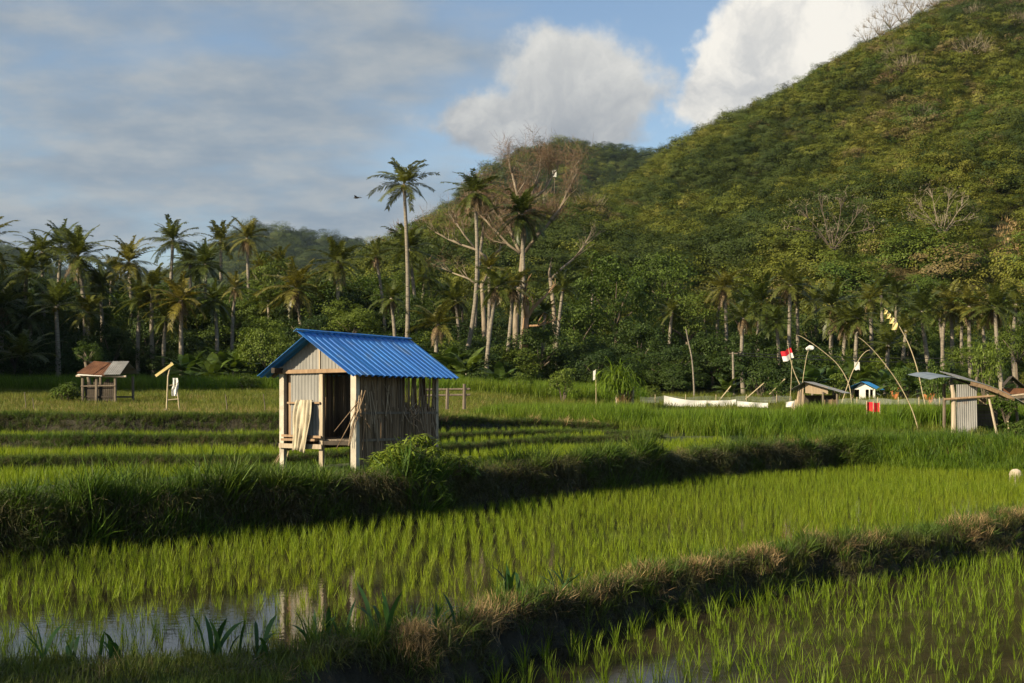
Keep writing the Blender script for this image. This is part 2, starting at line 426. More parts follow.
# ------------------------------------------------------------------ terrain
def kn(px_depth):
    xs = [(p - CX) * d / F for p, d in px_depth]; ds = [d for _, d in px_depth]
    return xs, ds
_b0 = kn([(0,9.6),(250,10.0),(440,11.3),(580,13.7),(700,15.8),(850,17.9),(1024,21.7)])
_b1 = kn([(0,17.2),(150,18.6),(400,22.6),(600,29.4),(700,33.8),(840,40)])
def b0(X): return np.interp(X, [-30,-10] + _b0[0] + [14, 40], [8.6, 9.3] + _b0[1] + [27, 48]) + .14*np.sin(X*2.1) + .09*np.sin(X*4.7+1) + .35*(fbm(X*1.6, X*0 + 1.7, 72, 3) - .5)
def b1(X): return np.interp(X, [-30,-12] + _b1[0] + [12.0, 14, 22, 60], [4, 13.2] + _b1[1] + [39, 36.6, 35, 33]) + .14*np.sin(X*1.7+2) + .1*np.sin(X*4.1) + .55*(fbm(X*.9, X*0 + 3.3, 71, 3) - .5)
def b2(X): return np.interp(X, [-40,-11,-5,-2.5,0,4,10,60], [27,27,28,32,38.5,42,46,46]) + .2*np.sin(X*1.3)
def b3(X): return b2(X) + np.interp(X, [-12,-4,0,6], [5.5,5.0,3.0,2.0])
def b4(X): return b3(X) + np.interp(X, [-12,-4,0,6], [3.5,3.5,2.5,2.0])
HUT = np.array([-3.0, 25.0]); HU = np.array([.89, -.456]); HV = np.array([.456, .89])

def terrain(X, Y):
    X = np.asarray(X, float); Y = np.asarray(Y, float)
    n1 = fbm(X * .9, Y * .9, 3) - .5; n2 = fbm(X * 4, Y * 4, 11, 3) - .5
    d0 = Y - b0(X)
    near = np.where(X < -1.6, 1, 0) * 1.0
    near = ss(-.9, -2.2, X)
    z = -2.52 + .32 * ss(-.35, 0, d0)
    wl = .55 + 1.5 * near
    pl = ss(-wl, -wl + .24, d0) * (1 - ss(.22, .5, d0))
    crest = -1.99 - .06 * near + .22 * n1 + .10 * n2
    z = z + (crest - z) * pl
    d1 = Y - b1(X)
    w1 = np.interp(X, [10.4, 12, 14], [.24, 2.2, 3.4])
    L2 = np.interp(X, [-4, 4, 12], [-1.55, -1.50, -1.36])
    up = ss(0, 1, d1 / w1)
    z = z + (-1.45 + .22 * n1 + .1 * n2 - z) * up
    hx = (X - HUT[0]) * HU[0] + (Y - HUT[1]) * HU[1]; hy = (X - HUT[0]) * HV[0] + (Y - HUT[1]) * HV[1]
    pad = ss(-2.6, -2.1, hx) * (1 - ss(.5, 1.1, hx)) * (1 - ss(3.6, 4.4, hy))
    dn = ss(1.2, 1.6, d1) * (1 - pad) * (1 - ss(8, 11, X))
    z = z + (L2 - z) * dn
    z = z + (-1.38 + .05 * n2 - z) * pad * up * ss(.6, 1.2, d1)
    for b, lo, hi, bump in ((b2, np.interp(X, [-4, 4], [-1.34, -1.27]), None, .05), (b3, np.interp(X, [-4, 4], [-1.04, -1.2]), None, .05), (b4, np.interp(X, [-4, 4], [-.62, -1.12]), None, .14)):
        d = Y - b(X)
        z = z + (lo - z) * ss(-.12, .12, d)
        z = z + bump * (1 + .8 * n1) * ss(-.15, .12, d) * (1 - ss(.35, .8, d))
    d4 = np.maximum(Y - b4(X) - .8, 0)
    z = z + np.interp(Y, [40, 88, 125, 260, 2000], [0, 1.1, 3.4, 8, 8]) * ss(0, 30, d4) * 1.0
    z = z + .10 * n1 * ss(0, 2, d4)
    return z

def grid_axis(segs):
    out = []
    for a, b, s in segs: out += list(np.arange(a, b, s))
    return np.array(out + [segs[-1][1]])
gx = grid_axis([(-1300,-300,200),(-300,-60,20),(-60,-16,2),(-16,26,.2),(26,60,2),(60,300,20),(300,1300,200)])
gy = grid_axis([(-60,4,8),(4,9,.5),(9,42,.14),(42,60,.4),(60,130,2),(130,400,15),(400,1600,200)])
GX, GY = np.meshgrid(gx, gy, indexing='xy')
GZ = terrain(GX, GY)
def grid_mesh(name, X, Y, Z, mat, smooth=True):
    ny, nx = X.shape
    v = np.stack([X, Y, Z], -1).reshape(-1, 3)
    i = np.arange(ny * nx).reshape(ny, nx)
    q = np.stack([i[:-1, :-1], i[:-1, 1:], i[1:, 1:], i[1:, :-1]], -1).reshape(-1, 4)
    return np_mesh(name, v, q, mat=mat, smooth=smooth)

def ground_mat():
    m, nt, N, L = new_mat('field_soil_and_turf')
    out = N.new('ShaderNodeOutputMaterial'); p = N.new('ShaderNodeBsdfPrincipled'); p.inputs['Roughness'].default_value = .95
    geo = N.new('ShaderNodeNewGeometry'); sep = N.new('ShaderNodeSeparateXYZ'); L.new(geo.outputs['Normal'], sep.inputs[0])
    no = N.new('ShaderNodeTexNoise'); no.inputs['Scale'].default_value = 3.0; no.inputs['Detail'].default_value = 7; L.new(geo.outputs['Position'], no.inputs['Vector'])
    soil = ramp(N, [(.3, (.012, .010, .005)), (.6, (.026, .023, .010)), (.8, (.05, .04, .018))]); L.new(no.outputs['Fac'], soil.inputs['Fac'])
    turf = ramp(N, [(.3, (.02, .032, .008)), (.55, (.05, .065, .014)), (.8, (.09, .085, .028))]); L.new(no.outputs['Fac'], turf.inputs['Fac'])
    mr = N.new('ShaderNodeMapRange'); mr.inputs[1].default_value = .75; mr.inputs[2].default_value = .95; L.new(sep.outputs['Z'], mr.inputs[0])
    pz = N.new('ShaderNodeSeparateXYZ'); L.new(geo.outputs['Position'], pz.inputs[0])
    wet = N.new('ShaderNodeMapRange'); wet.inputs[1].default_value = -2.12; wet.inputs[2].default_value = -1.95; L.new(pz.outputs['Z'], wet.inputs[0])
    mm = N.new('ShaderNodeMath'); mm.operation = 'MULTIPLY'; L.new(mr.outputs[0], mm.inputs[0]); L.new(wet.outputs[0], mm.inputs[1])
    mx = N.new('ShaderNodeMix'); mx.data_type = 'RGBA'; L.new(mm.outputs[0], mx.inputs['Factor']); L.new(soil.outputs[0], mx.inputs['A']); L.new(turf.outputs[0], mx.inputs['B'])
    L.new(mx.outputs['Result'], p.inputs['Base Color'])
    b = N.new('ShaderNodeBump'); b.inputs['Strength'].default_value = .8; b.inputs['Distance'].default_value = .08
    nb = N.new('ShaderNodeTexNoise'); nb.inputs['Scale'].default_value = 14; nb.inputs['Detail'].default_value = 5; L.new(geo.outputs['Position'], nb.inputs['Vector'])
    L.new(nb.outputs['Fac'], b.inputs['Height']); L.new(b.outputs[0], p.inputs['Normal']); L.new(p.outputs[0], out.inputs[0])
    return m
ground = link('ground', grid_mesh('ground', GX, GY, GZ, ground_mat()))
setp(ground, kind='structure', label='terraced field ground with earth banks and paddies')

def water_mat(rough=.045, br=1.0, spec=.5):
    m, nt, N, L = new_mat('shallow_muddy_water')
    out = N.new('ShaderNodeOutputMaterial'); p = N.new('ShaderNodeBsdfPrincipled')
    geo = N.new('ShaderNodeNewGeometry')
    no = N.new('ShaderNodeTexNoise'); no.inputs['Scale'].default_value = 1.6; no.inputs['Detail'].default_value = 7; L.new(geo.outputs['Position'], no.inputs['Vector'])
    cr = ramp(N, [(.3, (.012*br, .010*br, .006*br)), (.55, (.028*br, .022*br, .012*br)), (.75, (.05*br, .04*br, .02*br))]); L.new(no.outputs['Fac'], cr.inputs['Fac'])
    L.new(cr.outputs[0], p.inputs['Base Color'])
    p.inputs['Roughness'].default_value = rough; p.inputs['IOR'].default_value = 1.333; p.inputs['Specular IOR Level'].default_value = spec
    b = N.new('ShaderNodeBump'); b.inputs['Strength'].default_value = .05; b.inputs['Distance'].default_value = .02
    nb = N.new('ShaderNodeTexNoise'); nb.inputs['Scale'].default_value = 9; nb.inputs['Detail'].default_value = 3; L.new(geo.outputs['Position'], nb.inputs['Vector'])
    L.new(nb.outputs['Fac'], b.inputs['Height']); L.new(b.outputs[0], p.inputs['Normal']); L.new(p.outputs[0], out.inputs[0])
    return m
WM = water_mat(); WM2 = water_mat(.10, 1.2, .18)
def water_sheet(xs, lo, hi, z, n=12, mat=None):
    X = np.repeat(xs[None, :], n, 0); T = np.linspace(0, 1, n)[:, None]
    Y = lo[None, :] * (1 - T) + hi[None, :] * T
    return grid_mesh('paddy_water', X, Y, np.full_like(X, z), mat or WM)
wx = np.arange(-16, 26.01, .5)
w1_ = link('paddy_water', water_sheet(wx, b0(wx) + .02, b1(wx) + np.interp(wx,[10.4,12,14],[.3,.8,1.2]), -2.10)); setp(w1_, kind='structure')
wx = np.arange(-1.4, 26.01, .5)
w2_ = link('paddy_water', water_sheet(wx, np.full_like(wx, 3.0), b0(wx) - .02, -2.43, mat=WM2)); setp(w2_, kind='structure')

# ------------------------------------------------------------------ hills
def hill_surface(px0, px1, npx, sil, base, ridge, ns=70, back=1.7, amp=.05, seed=0, zb=3.0, drop=0, power=1.0):
    """a hill: for every bearing a slope from 'base' metres out up to a ridge at 'ridge' metres"""
    px = np.linspace(px0, px1, npx)
    ys = np.interp(px, [p for p, _ in sil], [y for _, y in sil]) + drop
    Db = np.interp(px, [p for p, _ in base], [d for _, d in base]); Dr = np.interp(px, [p for p, _ in ridge], [d for _, d in ridge])
    zr = (HY - ys) * Dr / F
    s = np.concatenate([np.linspace(0, 1, ns), np.linspace(1.05, back, 12)])
    PX, S = np.meshgrid(px, s, indexing='xy')
    Y = Db + (Dr - Db) * S
    X = (PX - CX) / F * Y
    prof = np.where(S <= 1, np.clip(S, 0, 1) ** power, 1 - .55 * (S - 1) - .8 * (S - 1) ** 2)
    Z = zb + (zr - zb) * prof
    und = (fbm(X * .012, Y * .012, seed, 4) - .5) * 2
    Z = Z + und * amp * (zr + 20) * np.sin(np.pi * np.clip(S, 0, 1)) ** 1 
    return X, Y, Z

def hill_mat():
    m, nt, N, L = new_mat('hillside_scrub_ground')
    out = N.new('ShaderNodeOutputMaterial'); p = N.new('ShaderNodeBsdfPrincipled'); p.inputs['Roughness'].default_value = .95; p.inputs['Specular IOR Level'].default_value = .1
    geo = N.new('ShaderNodeNewGeometry')
    no = N.new('ShaderNodeTexNoise'); no.inputs['Scale'].default_value = .05; no.inputs['Detail'].default_value = 8; L.new(geo.outputs['Position'], no.inputs['Vector'])
    cr = ramp(N, [(.35, (.018, .022, .007)), (.55, (.035, .036, .012)), (.72, (.075, .062, .025))]); L.new(no.outputs['Fac'], cr.inputs['Fac'])
    L.new(cr.outputs[0], p.inputs['Base Color']); L.new(p.outputs[0], out.inputs[0])
    return m
HM = hill_mat()
SIL_MAIN = [(380,330),(440,296),(500,262),(560,226),(600,200),(640,172),(680,146),(720,127),(760,108),(800,86),(840,62),(880,38),(920,14),(960,-8),(1024,-42),(1150,-95),(1300,-130),(1500,-120)]
hX, hY, hZ = hill_surface(380, 1500, 190, SIL_MAIN, [(380,128),(1500,122)], [(380,250),(560,330),(760,400),(1024,440),(1500,430)], amp=.13, seed=21, drop=9)
hill = link('hill', grid_mesh('hill', hX, hY, hZ, HM)); setp(hill, kind='structure', label='steep scrub covered hillside')
SIL_SPUR = [(180,330),(280,292),(340,268),(400,236),(450,218),(490,206),(525,199),(560,202),(600,212),(660,236),(740,280),(820,330)]
sX, sY, sZ = hill_surface(180, 820, 110, SIL_SPUR, [(180,126),(820,126)], [(180,200),(500,235),(820,220)], amp=.04, seed=5, drop=16)
spur = link('hill_spur', grid_mesh('hill_spur', sX, sY, sZ, HM)); setp(spur, kind='structure')
SIL_F1 = [(380,290),(440,215),(480,176),(520,152),(570,143),(620,146),(660,152),(720,150),(800,180),(900,240)]
fX, fY, fZ = hill_surface(380, 900, 70, SIL_F1, [(380,480),(900,520)], [(380,850),(900,950)], ns=50, amp=.05, seed=31, drop=7)
far1 = link('distant_hill', grid_mesh('distant_hill', fX, fY, fZ, HM)); setp(far1, kind='structure')
SIL_F2 = [(-250,300),(-120,262),(-60,248),(0,250),(40,268),(110,290),(170,276),(215,246),(250,234),(290,234),(325,242),(365,252),(420,275),(500,300)]
eX, eY, eZ = hill_surface(-250, 500, 90, SIL_F2, [(-250,800),(500,800)], [(-250,1350),(500,1350)], ns=40, amp=.05, seed=41, drop=5)
far2 = link('distant_hill', grid_mesh('distant_hill', eX, eY, eZ, HM)); setp(far2, kind='structure')

def sample_hill(X, Y, Z, n, rng, smax=82, smin=0):
    """points spread evenly by area on a hill grid"""
    A = np.stack([X, Y, Z], -1)[smin:smax]
    e1 = A[1:, :-1] - A[:-1, :-1]; e2 = A[:-1, 1:] - A[:-1, :-1]
    area = np.linalg.norm(np.cross(e1, e2), axis=-1).ravel()
    idx = rng.choice(len(area), n, p=area / area.sum())
    u, v = rng.random((2, n, 1))
    a00 = A[:-1, :-1].reshape(-1, 3)[idx]; a10 = A[1:, :-1].reshape(-1, 3)[idx]; a01 = A[:-1, 1:].reshape(-1, 3)[idx]; a11 = A[1:, 1:].reshape(-1, 3)[idx]
    return a00*(1-u)*(1-v) + a10*u*(1-v) + a01*(1-u)*v + a11*u*v

# ------------------------------------------------------------------ scatter: one 'stuff' object, instances of hidden prototypes
def proto(name, me):
    return bpy.data.objects.new(name, me)

def scatter(name, pts, rot, scl, idx, protos, label=None, cat=None, kind='stuff'):
    n = len(pts)
    me = bpy.data.meshes.new(name)
    me.vertices.add(n); me.vertices.foreach_set('co', np.asarray(pts, np.float32).ravel())
    a = me.attributes.new('rot', 'FLOAT_VECTOR', 'POINT'); a.data.foreach_set('vector', np.asarray(rot, np.float32).ravel())
    scl = np.asarray(scl, np.float32)
    if scl.ndim == 1: scl = np.repeat(scl[:, None], 3, 1)
    a = me.attributes.new('scl', 'FLOAT_VECTOR', 'POINT'); a.data.foreach_set('vector', np.ascontiguousarray(scl, np.float32).ravel())
    a = me.attributes.new('idx', 'INT', 'POINT'); a.data.foreach_set('value', np.asarray(idx, np.int32))
    me.update()
    o = link(name, me)
    c = bpy.data.collections.new(name + '_kinds')
    for k, pr in enumerate(protos): c.objects.link(pr)
    order = sorted(range(len(protos)), key=lambda k: protos[k].name)
    inv = [order.index(k) for k in range(len(protos))]
    if inv != list(range(len(protos))): raise RuntimeError('name prototypes in order')
    ng = bpy.data.node_groups.new(name + '_scatter', 'GeometryNodeTree')
    ng.interface.new_socket('Geometry', in_out='INPUT', socket_type='NodeSocketGeometry')
    ng.interface.new_socket('Geometry', in_out='OUTPUT', socket_type='NodeSocketGeometry')
    N_, L_ = ng.nodes, ng.links
    gi = N_.new('NodeGroupInput'); go = N_.new('NodeGroupOutput')
    ip = N_.new('GeometryNodeInstanceOnPoints'); ci = N_.new('GeometryNodeCollectionInfo')
    ci.inputs['Collection'].default_value = c; ci.inputs['Separate Children'].default_value = True; ci.inputs['Reset Children'].default_value = True
    def na(nm, ty):
        x = N_.new('GeometryNodeInputNamedAttribute'); x.data_type = ty; x.inputs['Name'].default_value = nm
        return [s for s in x.outputs if s.enabled and s.name == 'Attribute'][0]
    e2r = N_.new('FunctionNodeEulerToRotation')
    L_.new(na('rot', 'FLOAT_VECTOR'), e2r.inputs[0])
    L_.new(gi.outputs[0], ip.inputs['Points']); L_.new(ci.outputs[0], ip.inputs['Instance'])
    ip.inputs['Pick Instance'].default_value = True
    L_.new(na('idx', 'INT'), ip.inputs['Instance Index']); L_.new(e2r.outputs[0], ip.inputs['Rotation']); L_.new(na('scl', 'FLOAT_VECTOR'), ip.inputs['Scale'])
    L_.new(ip.outputs[0], go.inputs[0])
    mo = o.modifiers.new('scatter', 'NODES'); mo.node_group = ng
    return setp(o, label, cat, None, kind)

def zrot(n, rng, tilt=.08):
    r = np.zeros((n, 3)); r[:, 2] = rng.random(n) * 6.283
    r[:, :2] = rng.normal(0, tilt, (n, 2)); return r

# ------------------------------------------------------------------ plant prototypes
def blades(rng, n, h, w, spread, lean, droop=.5, seg=3, hvar=.35, strap=False):
    """a tuft of n tapering blades; returns verts, quads"""
    vs = []; qs = []
    for _ in range(n):
        az = rng.random() * 6.283; hh = h * (1 - hvar * rng.random()); ln = lean * (.3 + .9 * rng.random())
        bx, by = rng.normal(0, spread, 2)
        out = np.array([math.cos(az), math.sin(az), 0]); sd = np.array([-math.sin(az), math.cos(az), 0])
        tw = rng.normal(0, .5); sd = sd * math.cos(tw) + out * math.sin(tw)
        b = len(vs); ww = w * (.7 + .6 * rng.random())
        ang = ln; p = np.array([bx, by, -.02])
        for k in range(seg + 1):
            t = k / seg
            wk = ww * ((1 - t) ** .7 * (.55 + .9 * t) if not strap else (math.sin(min(1, t*1.25+.18) * math.pi * .5) if t < .65 else max(.04, 1 - ((t-.65)/.35)**2)))
            wk = max(wk, ww * .04)
            vs.append(p - sd * wk / 2); vs.append(p + sd * wk / 2)
            st = hh / seg
            p = p + st * (out * math.sin(ang) + np.array([0, 0, math.cos(ang)]))
            ang += droop * (t + .4) * ln * 1.6 + rng.normal(0, .05)
        for k in range(seg): qs.append((b+2*k, b+2*k+1, b+2*k+3, b+2*k+2))
    return np.array(vs), np.array(qs)

def tuft_protos(prefix, k, mat, **kw):
    out = []
    for i in range(k):
        rg = np.random.default_rng(100 + i * 13 + len(prefix))
        v, q = blades(rg, **kw); out.append(proto('%s_%02d' % (prefix, i), np_mesh(prefix, v, q, mat=mat)))
    return out

def leaf_quads(rng, centers, normals, size, aspect=.55, var=.5, jit=.55):
    """pointed leaf faces at centers; normals give the rough facing"""
    n = len(centers)
    nn = normals + rng.normal(0, jit, (n, 3)); nn /= np.linalg.norm(nn, axis=1, keepdims=True) + 1e-9
    t = rng.normal(0, 1, (n, 3)); t -= nn * (t * nn).sum(1, keepdims=True); t /= np.linalg.norm(t, axis=1, keepdims=True) + 1e-9
    b = np.cross(nn, t); s = (size * (1 - var * rng.random(n)))[:, None]
    v = np.stack([centers - t*s*.5, centers + b*s*aspect*.5 + t*s*.05, centers + t*s*.5 - nn*s*.12, centers - b*s*aspect*.5 + t*s*.05], 1).reshape(-1, 3)
    q = np.arange(n * 4).reshape(n, 4)
    return v, q

def crown(rng, nclump, nleaf, rx=1, rz=.8, clump=.36, size=.13, hollow=.45, flat=.6, aspect=.6, zmin=-.55, jit=.55, dome=.4):
    """irregular crown of leaf clumps round the origin, about unit radius"""
    cs = []
    while len(cs) < nclump:
        d = rng.normal(0, 1, 3); d /= np.linalg.norm(d)
        if d[2] < zmin: continue
        r = hollow + (1 - hollow) * rng.random() ** .6
        r *= .72 + .42 * rng.random()
        cs.append([d[0]*rx*r, d[1]*rx*r, d[2]*rz*r])
    cs = np.array(cs); C = []; NN = []
    for c in cs:
        cr = clump * (.6 + .7 * rng.random()); m = int(nleaf * (.6 + .8 * rng.random()))
        d = rng.normal(0, 1, (m, 3)); d /= np.linalg.norm(d, axis=1, keepdims=True)
        d[:, 2] = np.abs(d[:, 2]) * np.where(rng.random(m) < .75, 1, -1)
        rr = cr * (.55 + .5 * rng.random((m, 1)))
        p = c + d * rr * np.array([1, 1, flat]); C.append(p)
        NN.append(d * .7 + np.array([0, 0, .7]) + c * dome)
    C = np.concatenate(C); NN = np.concatenate(NN)
    return leaf_quads(rng, C, NN, size, aspect, jit=jit)

def twig_cloud(rng, n, rx=1, rz=.8, ln=.3, w=.012, up=.6):
    d = rng.normal(0, 1, (n, 3)); d /= np.linalg.norm(d, axis=1, keepdims=True); d[:, 2] = np.abs(d[:, 2]) * .9 - .1
    p = d * (.35 + .65 * rng.random((n, 1)) ** .6) * np.array([rx, rx, rz])
    dr = d + np.array([0, 0, up]) + rng.normal(0, .45, (n, 3)); dr /= np.linalg.norm(dr, axis=1, keepdims=True)
    l_ = ln * (.4 + .8 * rng.random((n, 1))); sd = np.cross(dr, rng.normal(0, 1, (n, 3))); sd /= np.linalg.norm(sd, axis=1, keepdims=True)
    v = np.stack([p - sd*w/2, p + sd*w/2, p + dr*l_ + sd*w*.15, p + dr*l_ - sd*w*.15], 1).reshape(-1, 3)
    return v, np.arange(n * 4).reshape(n, 4)

def join(*parts):
    vs = []; qs = []; n = 0
    for v, q in parts: vs.append(v); qs.append(np.asarray(q) + n); n += len(v)
    return np.concatenate(vs), np.concatenate(qs)
# ------------------------------------------------------------------ rice
def inview(X, Y, m=2.0): return np.abs(X) < .394 * Y * 1.08 + m
def hutxy(X, Y): return (X-HUT[0])*HU[0] + (Y-HUT[1])*HU[1], (X-HUT[0])*HV[0] + (Y-HUT[1])*HV[1]

rice_protos = tuft_protos('rice', 6, M['rice'], n=12, h=.44, w=.0115, spread=.022, lean=.26, droop=.42, seg=3)
rice_protos2 = tuft_protos('rice_b', 5, M['rice_old'], n=9, h=.45, w=.0135, spread=.024, lean=.28, droop=.5, seg=4)

def rice_rows(x0, x1, y0, y1, dx, dy, ang, rng, jit=.035):
    """transplanted rows, turned by ang"""
    c, s = math.cos(ang), math.sin(ang)
    D = max(x1 - x0, y1 - y0) * 1.2; cx, cy = (x0+x1)/2, (y0+y1)/2
    u = np.arange(-D, D, dx); v = np.arange(-D, D, dy)
    U, V = np.meshgrid(u, v); U = U.ravel() + .03*np.sin(V.ravel()*.9) + .10*(fbm(U.ravel()*.5, V.ravel()*.5, 33, 2) - .5); V = V.ravel()
    X = cx + U*c - V*s + rng.normal(0, jit, U.size); Y = cy + U*s + V*c + rng.normal(0, jit, U.size)
    k = (X > x0) & (X < x1) & (Y > y0) & (Y < y1)
    return X[k], Y[k]

def add_rice(name, X, Y, z, h, protos, label, rng, tilt=.07):
    n = len(X)
    grow = .62 + .80 * fbm(X*.45, Y*.45, 17, 4)
    sc = h * grow * (.85 + .3 * rng.random(n))
    w = sc * (.85 + .35 * rng.random(n))
    return scatter(name, np.stack([X, Y, np.full(n, 0.0) + z], 1), zrot(n, rng, tilt), np.stack([w, w, sc], 1), rng.integers(0, len(protos), n), protos, label, 'rice')

rg = np.random.default_rng(1)
X, Y = rice_rows(-13, 22, 9, 42, .205, .20, .04, rg, .036)
k = (Y > b0(X) + .42) & (Y < b1(X) - .12 + np.interp(X, [10.4, 12, 14], [0, .5, 1.0])) & inview(X, Y) & (rg.random(X.size) > .05)
# open water patch at the lower left
op = np.exp(-((X + 3.2)/2.6)**2 - ((Y - 12.6)/2.0)**2)
k &= rg.random(X.size) > .42 * op
X, Y = X[k], Y[k]
add_rice('rice_crop', X, Y, -2.13, .58 - .12*np.exp(-((X + 3.3)/2.2)**2 - ((Y - 12.4)/1.7)**2), rice_protos, 'young bright green rice in rows in the flooded middle paddy', rg)
X, Y = rice_rows(-2, 15, 9.5, 27, .24, .235, .03, rg, .04)
k = (Y < b0(X) - .5) & inview(X, Y, 1) & (rg.random(X.size) > .06); X, Y = X[k], Y[k]
add_rice('rice_crop', X, Y, -2.46, .60, rice_protos2, 'sparser young rice in the muddy lower paddy nearest the camera', rg)
# the narrow upper terraces
X, Y = rice_rows(-17, 8, 18, 46, .24, .26, .06, rg)
d1, d2, d3, d4 = Y-b1(X), Y-b2(X), Y-b3(X), Y-b4(X); hx, hy = hutxy(X, Y)
hut_ok = ~((hx > -2.3) & (hx < .7) & (hy < 4.2))
k2 = (d1 > 1.7) & (d2 < -.25); k3 = (d2 > .8) & (d3 < -.2) & (X < 3); k4 = (d3 > .8) & (d4 < -.2) & (X < 2)
k = (k2 | k3 | k4) & hut_ok & inview(X, Y, 1) & (X < 7); X, Y = X[k], Y[k]
add_rice('rice_crop', X, Y, terrain(X, Y) + .02, .66, tuft_protos('rice_c', 4, M['rice'], n=14, h=.42, w=.02, spread=.03, lean=.28, droop=.45, seg=2), 'young rice in the narrow terraced strips behind the blue roofed hut', rg)

# ------------------------------------------------------------------ grass on banks and rough ground
def rand_pts(n, x0, x1, y0, y1, rng):
    return rng.uniform(x0, x1, n), rng.uniform(y0, y1, n)

turf_p = tuft_protos('turf', 4, M['turf'], n=22, h=.22, w=.012, spread=.07, lean=.6, droop=.7, seg=2)
long_p = tuft_protos('long_grass', 5, M['grass'], n=20, h=.62, w=.022, spread=.06, lean=.42, droop=.75, seg=3)
straw_p = tuft_protos('straw', 4, M['straw'], n=22, h=.26, w=.010, spread=.05, lean=.8, droop=.9, seg=2)
tall_p = tuft_protos('tall_grass', 5, M['tall'], n=26, h=1.25, w=.034, spread=.16, lean=.30, droop=.6, seg=3)
hang_p = tuft_protos('hang', 4, M['hang'], n=26, h=.5, w=.012, spread=.06, lean=1.0, droop=1.3, seg=4)
mead_l = tuft_protos('meadow_l', 4, M['meadow'], n=26, h=.42, w=.022, spread=.12, lean=.5, droop=.7, seg=2)
mead_p = tuft_protos('meadow', 4, M['tall'], n=26, h=.42, w=.022, spread=.12, lean=.5, droop=.7, seg=2)

def add_grass(name, X, Y, sc, protos, label, rng, tilt=.12, cat='grass', dz=0.0):
    n = len(X); w = sc * (.8 + .4*rng.random(n))
    return scatter(name, np.stack([X, Y, terrain(X, Y) + dz], 1), zrot(n, rng, tilt), np.stack([w, w, sc], 1), rng.integers(0, len(protos), n), protos, label, cat)

rg = np.random.default_rng(2)
# near bank between the two flooded paddies
X, Y = rand_pts(60000, -7, 14, 7, 27, rg)
d0 = Y - b0(X); nearw = ss(-.9, -2.2, X); wl = .62 + 1.6*nearw
band = (d0 > -wl) & (d0 < .48) & inview(X, Y, 1)
nz = fbm(X*1.3, Y*1.3, 77, 3)
k = band & (nz > .34 - .3*nearw) & (rg.random(X.size) < .55 + .45*nearw); x, y = X[k], Y[k]
add_grass('bank_turf', x, y, (.55 + .75*rg.random(len(x)))*(.8 - .1*nearw[k]), turf_p, 'low rough turf on the near earth bank', rg)
k = band & (nz > .46) & (d0 > -.25) & (X > -1.6) & (rg.random(X.size) < .065); x, y = X[k], Y[k]
add_grass('bank_grass', x, y, .3 + .4*rg.random(len(x)), long_p, 'longer grass tufts on the near earth bank', rg)
k = band & (fbm(X*.9+7, Y*.9, 78, 3) > .41) & (d0 > -.36) & (d0 < .32) & (X > -.9) & (rg.random(X.size) < .8); x, y = X[k], Y[k]
add_grass('dry_stubble', x, y, .4 + .55*rg.random(len(x)), straw_p, 'tan dry straw tufts along the top of the near bank', rg, tilt=.5)
k = band & (d0 < -.1) & (rg.random(X.size) < .02); x, y = X[k], Y[k]
add_grass('dry_stubble', x, y, .4 + .5*rg.random(len(x)), straw_p, 'scattered dead grass hanging on the dark face of the near bank', rg, tilt=.9)

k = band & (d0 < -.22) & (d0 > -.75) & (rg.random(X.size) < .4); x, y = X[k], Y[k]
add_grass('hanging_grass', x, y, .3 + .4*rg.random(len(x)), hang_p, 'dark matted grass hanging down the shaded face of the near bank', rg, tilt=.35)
# main bank with the hut
X, Y = rand_pts(90000, -17, 24, 12, 48, rg)
d1 = Y - b1(X); hx, hy = hutxy(X, Y); inhut = (hx > -1.85) & (hx < .12) & (hy > -.05) & (hy < 3.2)
v = inview(X, Y, 1)
flat = (d1 > .55) & (d1 < 1.75) & (X < 11.5); face = (d1 > -.05) & (d1 < .6) & (X < 11.5)
nz = fbm(X*.8, Y*.8, 79, 3)
k = flat & v & ~inhut & (rg.random(X.size) < .55 * (.45 + nz)); x, y = X[k], Y[k]
add_grass('bank_grass', x, y, (.30 + .65*rg.random(len(x)))*np.clip(2.4*fbm(x*.9, y*.9, 80, 3) - .45, .2, 1.5), long_p, 'long coarse grass along the top of the dark bank below the hut', rg)
k = face & v & (rg.random(X.size) < .55); x, y = X[k], Y[k]
add_grass('bank_turf', x, y, .6 + .8*rg.random(len(x)), turf_p, 'dark short grass on the face of the hut bank', rg, tilt=.5)
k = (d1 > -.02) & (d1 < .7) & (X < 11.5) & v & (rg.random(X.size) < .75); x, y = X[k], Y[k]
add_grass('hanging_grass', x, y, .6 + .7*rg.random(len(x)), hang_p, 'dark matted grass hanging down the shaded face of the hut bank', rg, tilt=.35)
def edge(n, b, lo, hi, x0, x1, rng):
    x = rng.uniform(x0, x1, n); y = b(x) + rng.uniform(lo, hi, n); k = inview(x, y, 1); return x[k], y[k]
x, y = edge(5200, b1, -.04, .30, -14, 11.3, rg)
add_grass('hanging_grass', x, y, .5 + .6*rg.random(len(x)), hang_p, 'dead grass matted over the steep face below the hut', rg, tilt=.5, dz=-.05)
x, y = edge(3600, b1, .0, .45, -14, 11.3, rg)
add_grass('bank_grass', x, y, (.30 + .75*rg.random(len(x)))*np.clip(2.9*fbm(x*1.1, y*1.1, 81, 3) - .65, .15, 1.6), long_p, 'coarse green tufts spilling over the edge of the hut bank', rg, tilt=.35)
x, y = edge(2600, b0, -.60, -.15, -1.5, 13, rg)
add_grass('hanging_grass', x, y, .25 + .35*rg.random(len(x)), hang_p, 'dead grass matted over the steep face of the near bank', rg, tilt=.5)
x, y = edge(2600, b0, -.42, .22, -.9, 13, rg); k = fbm(x*1.3, y*1.3, 83, 3) > .585; x, y = x[k], y[k]
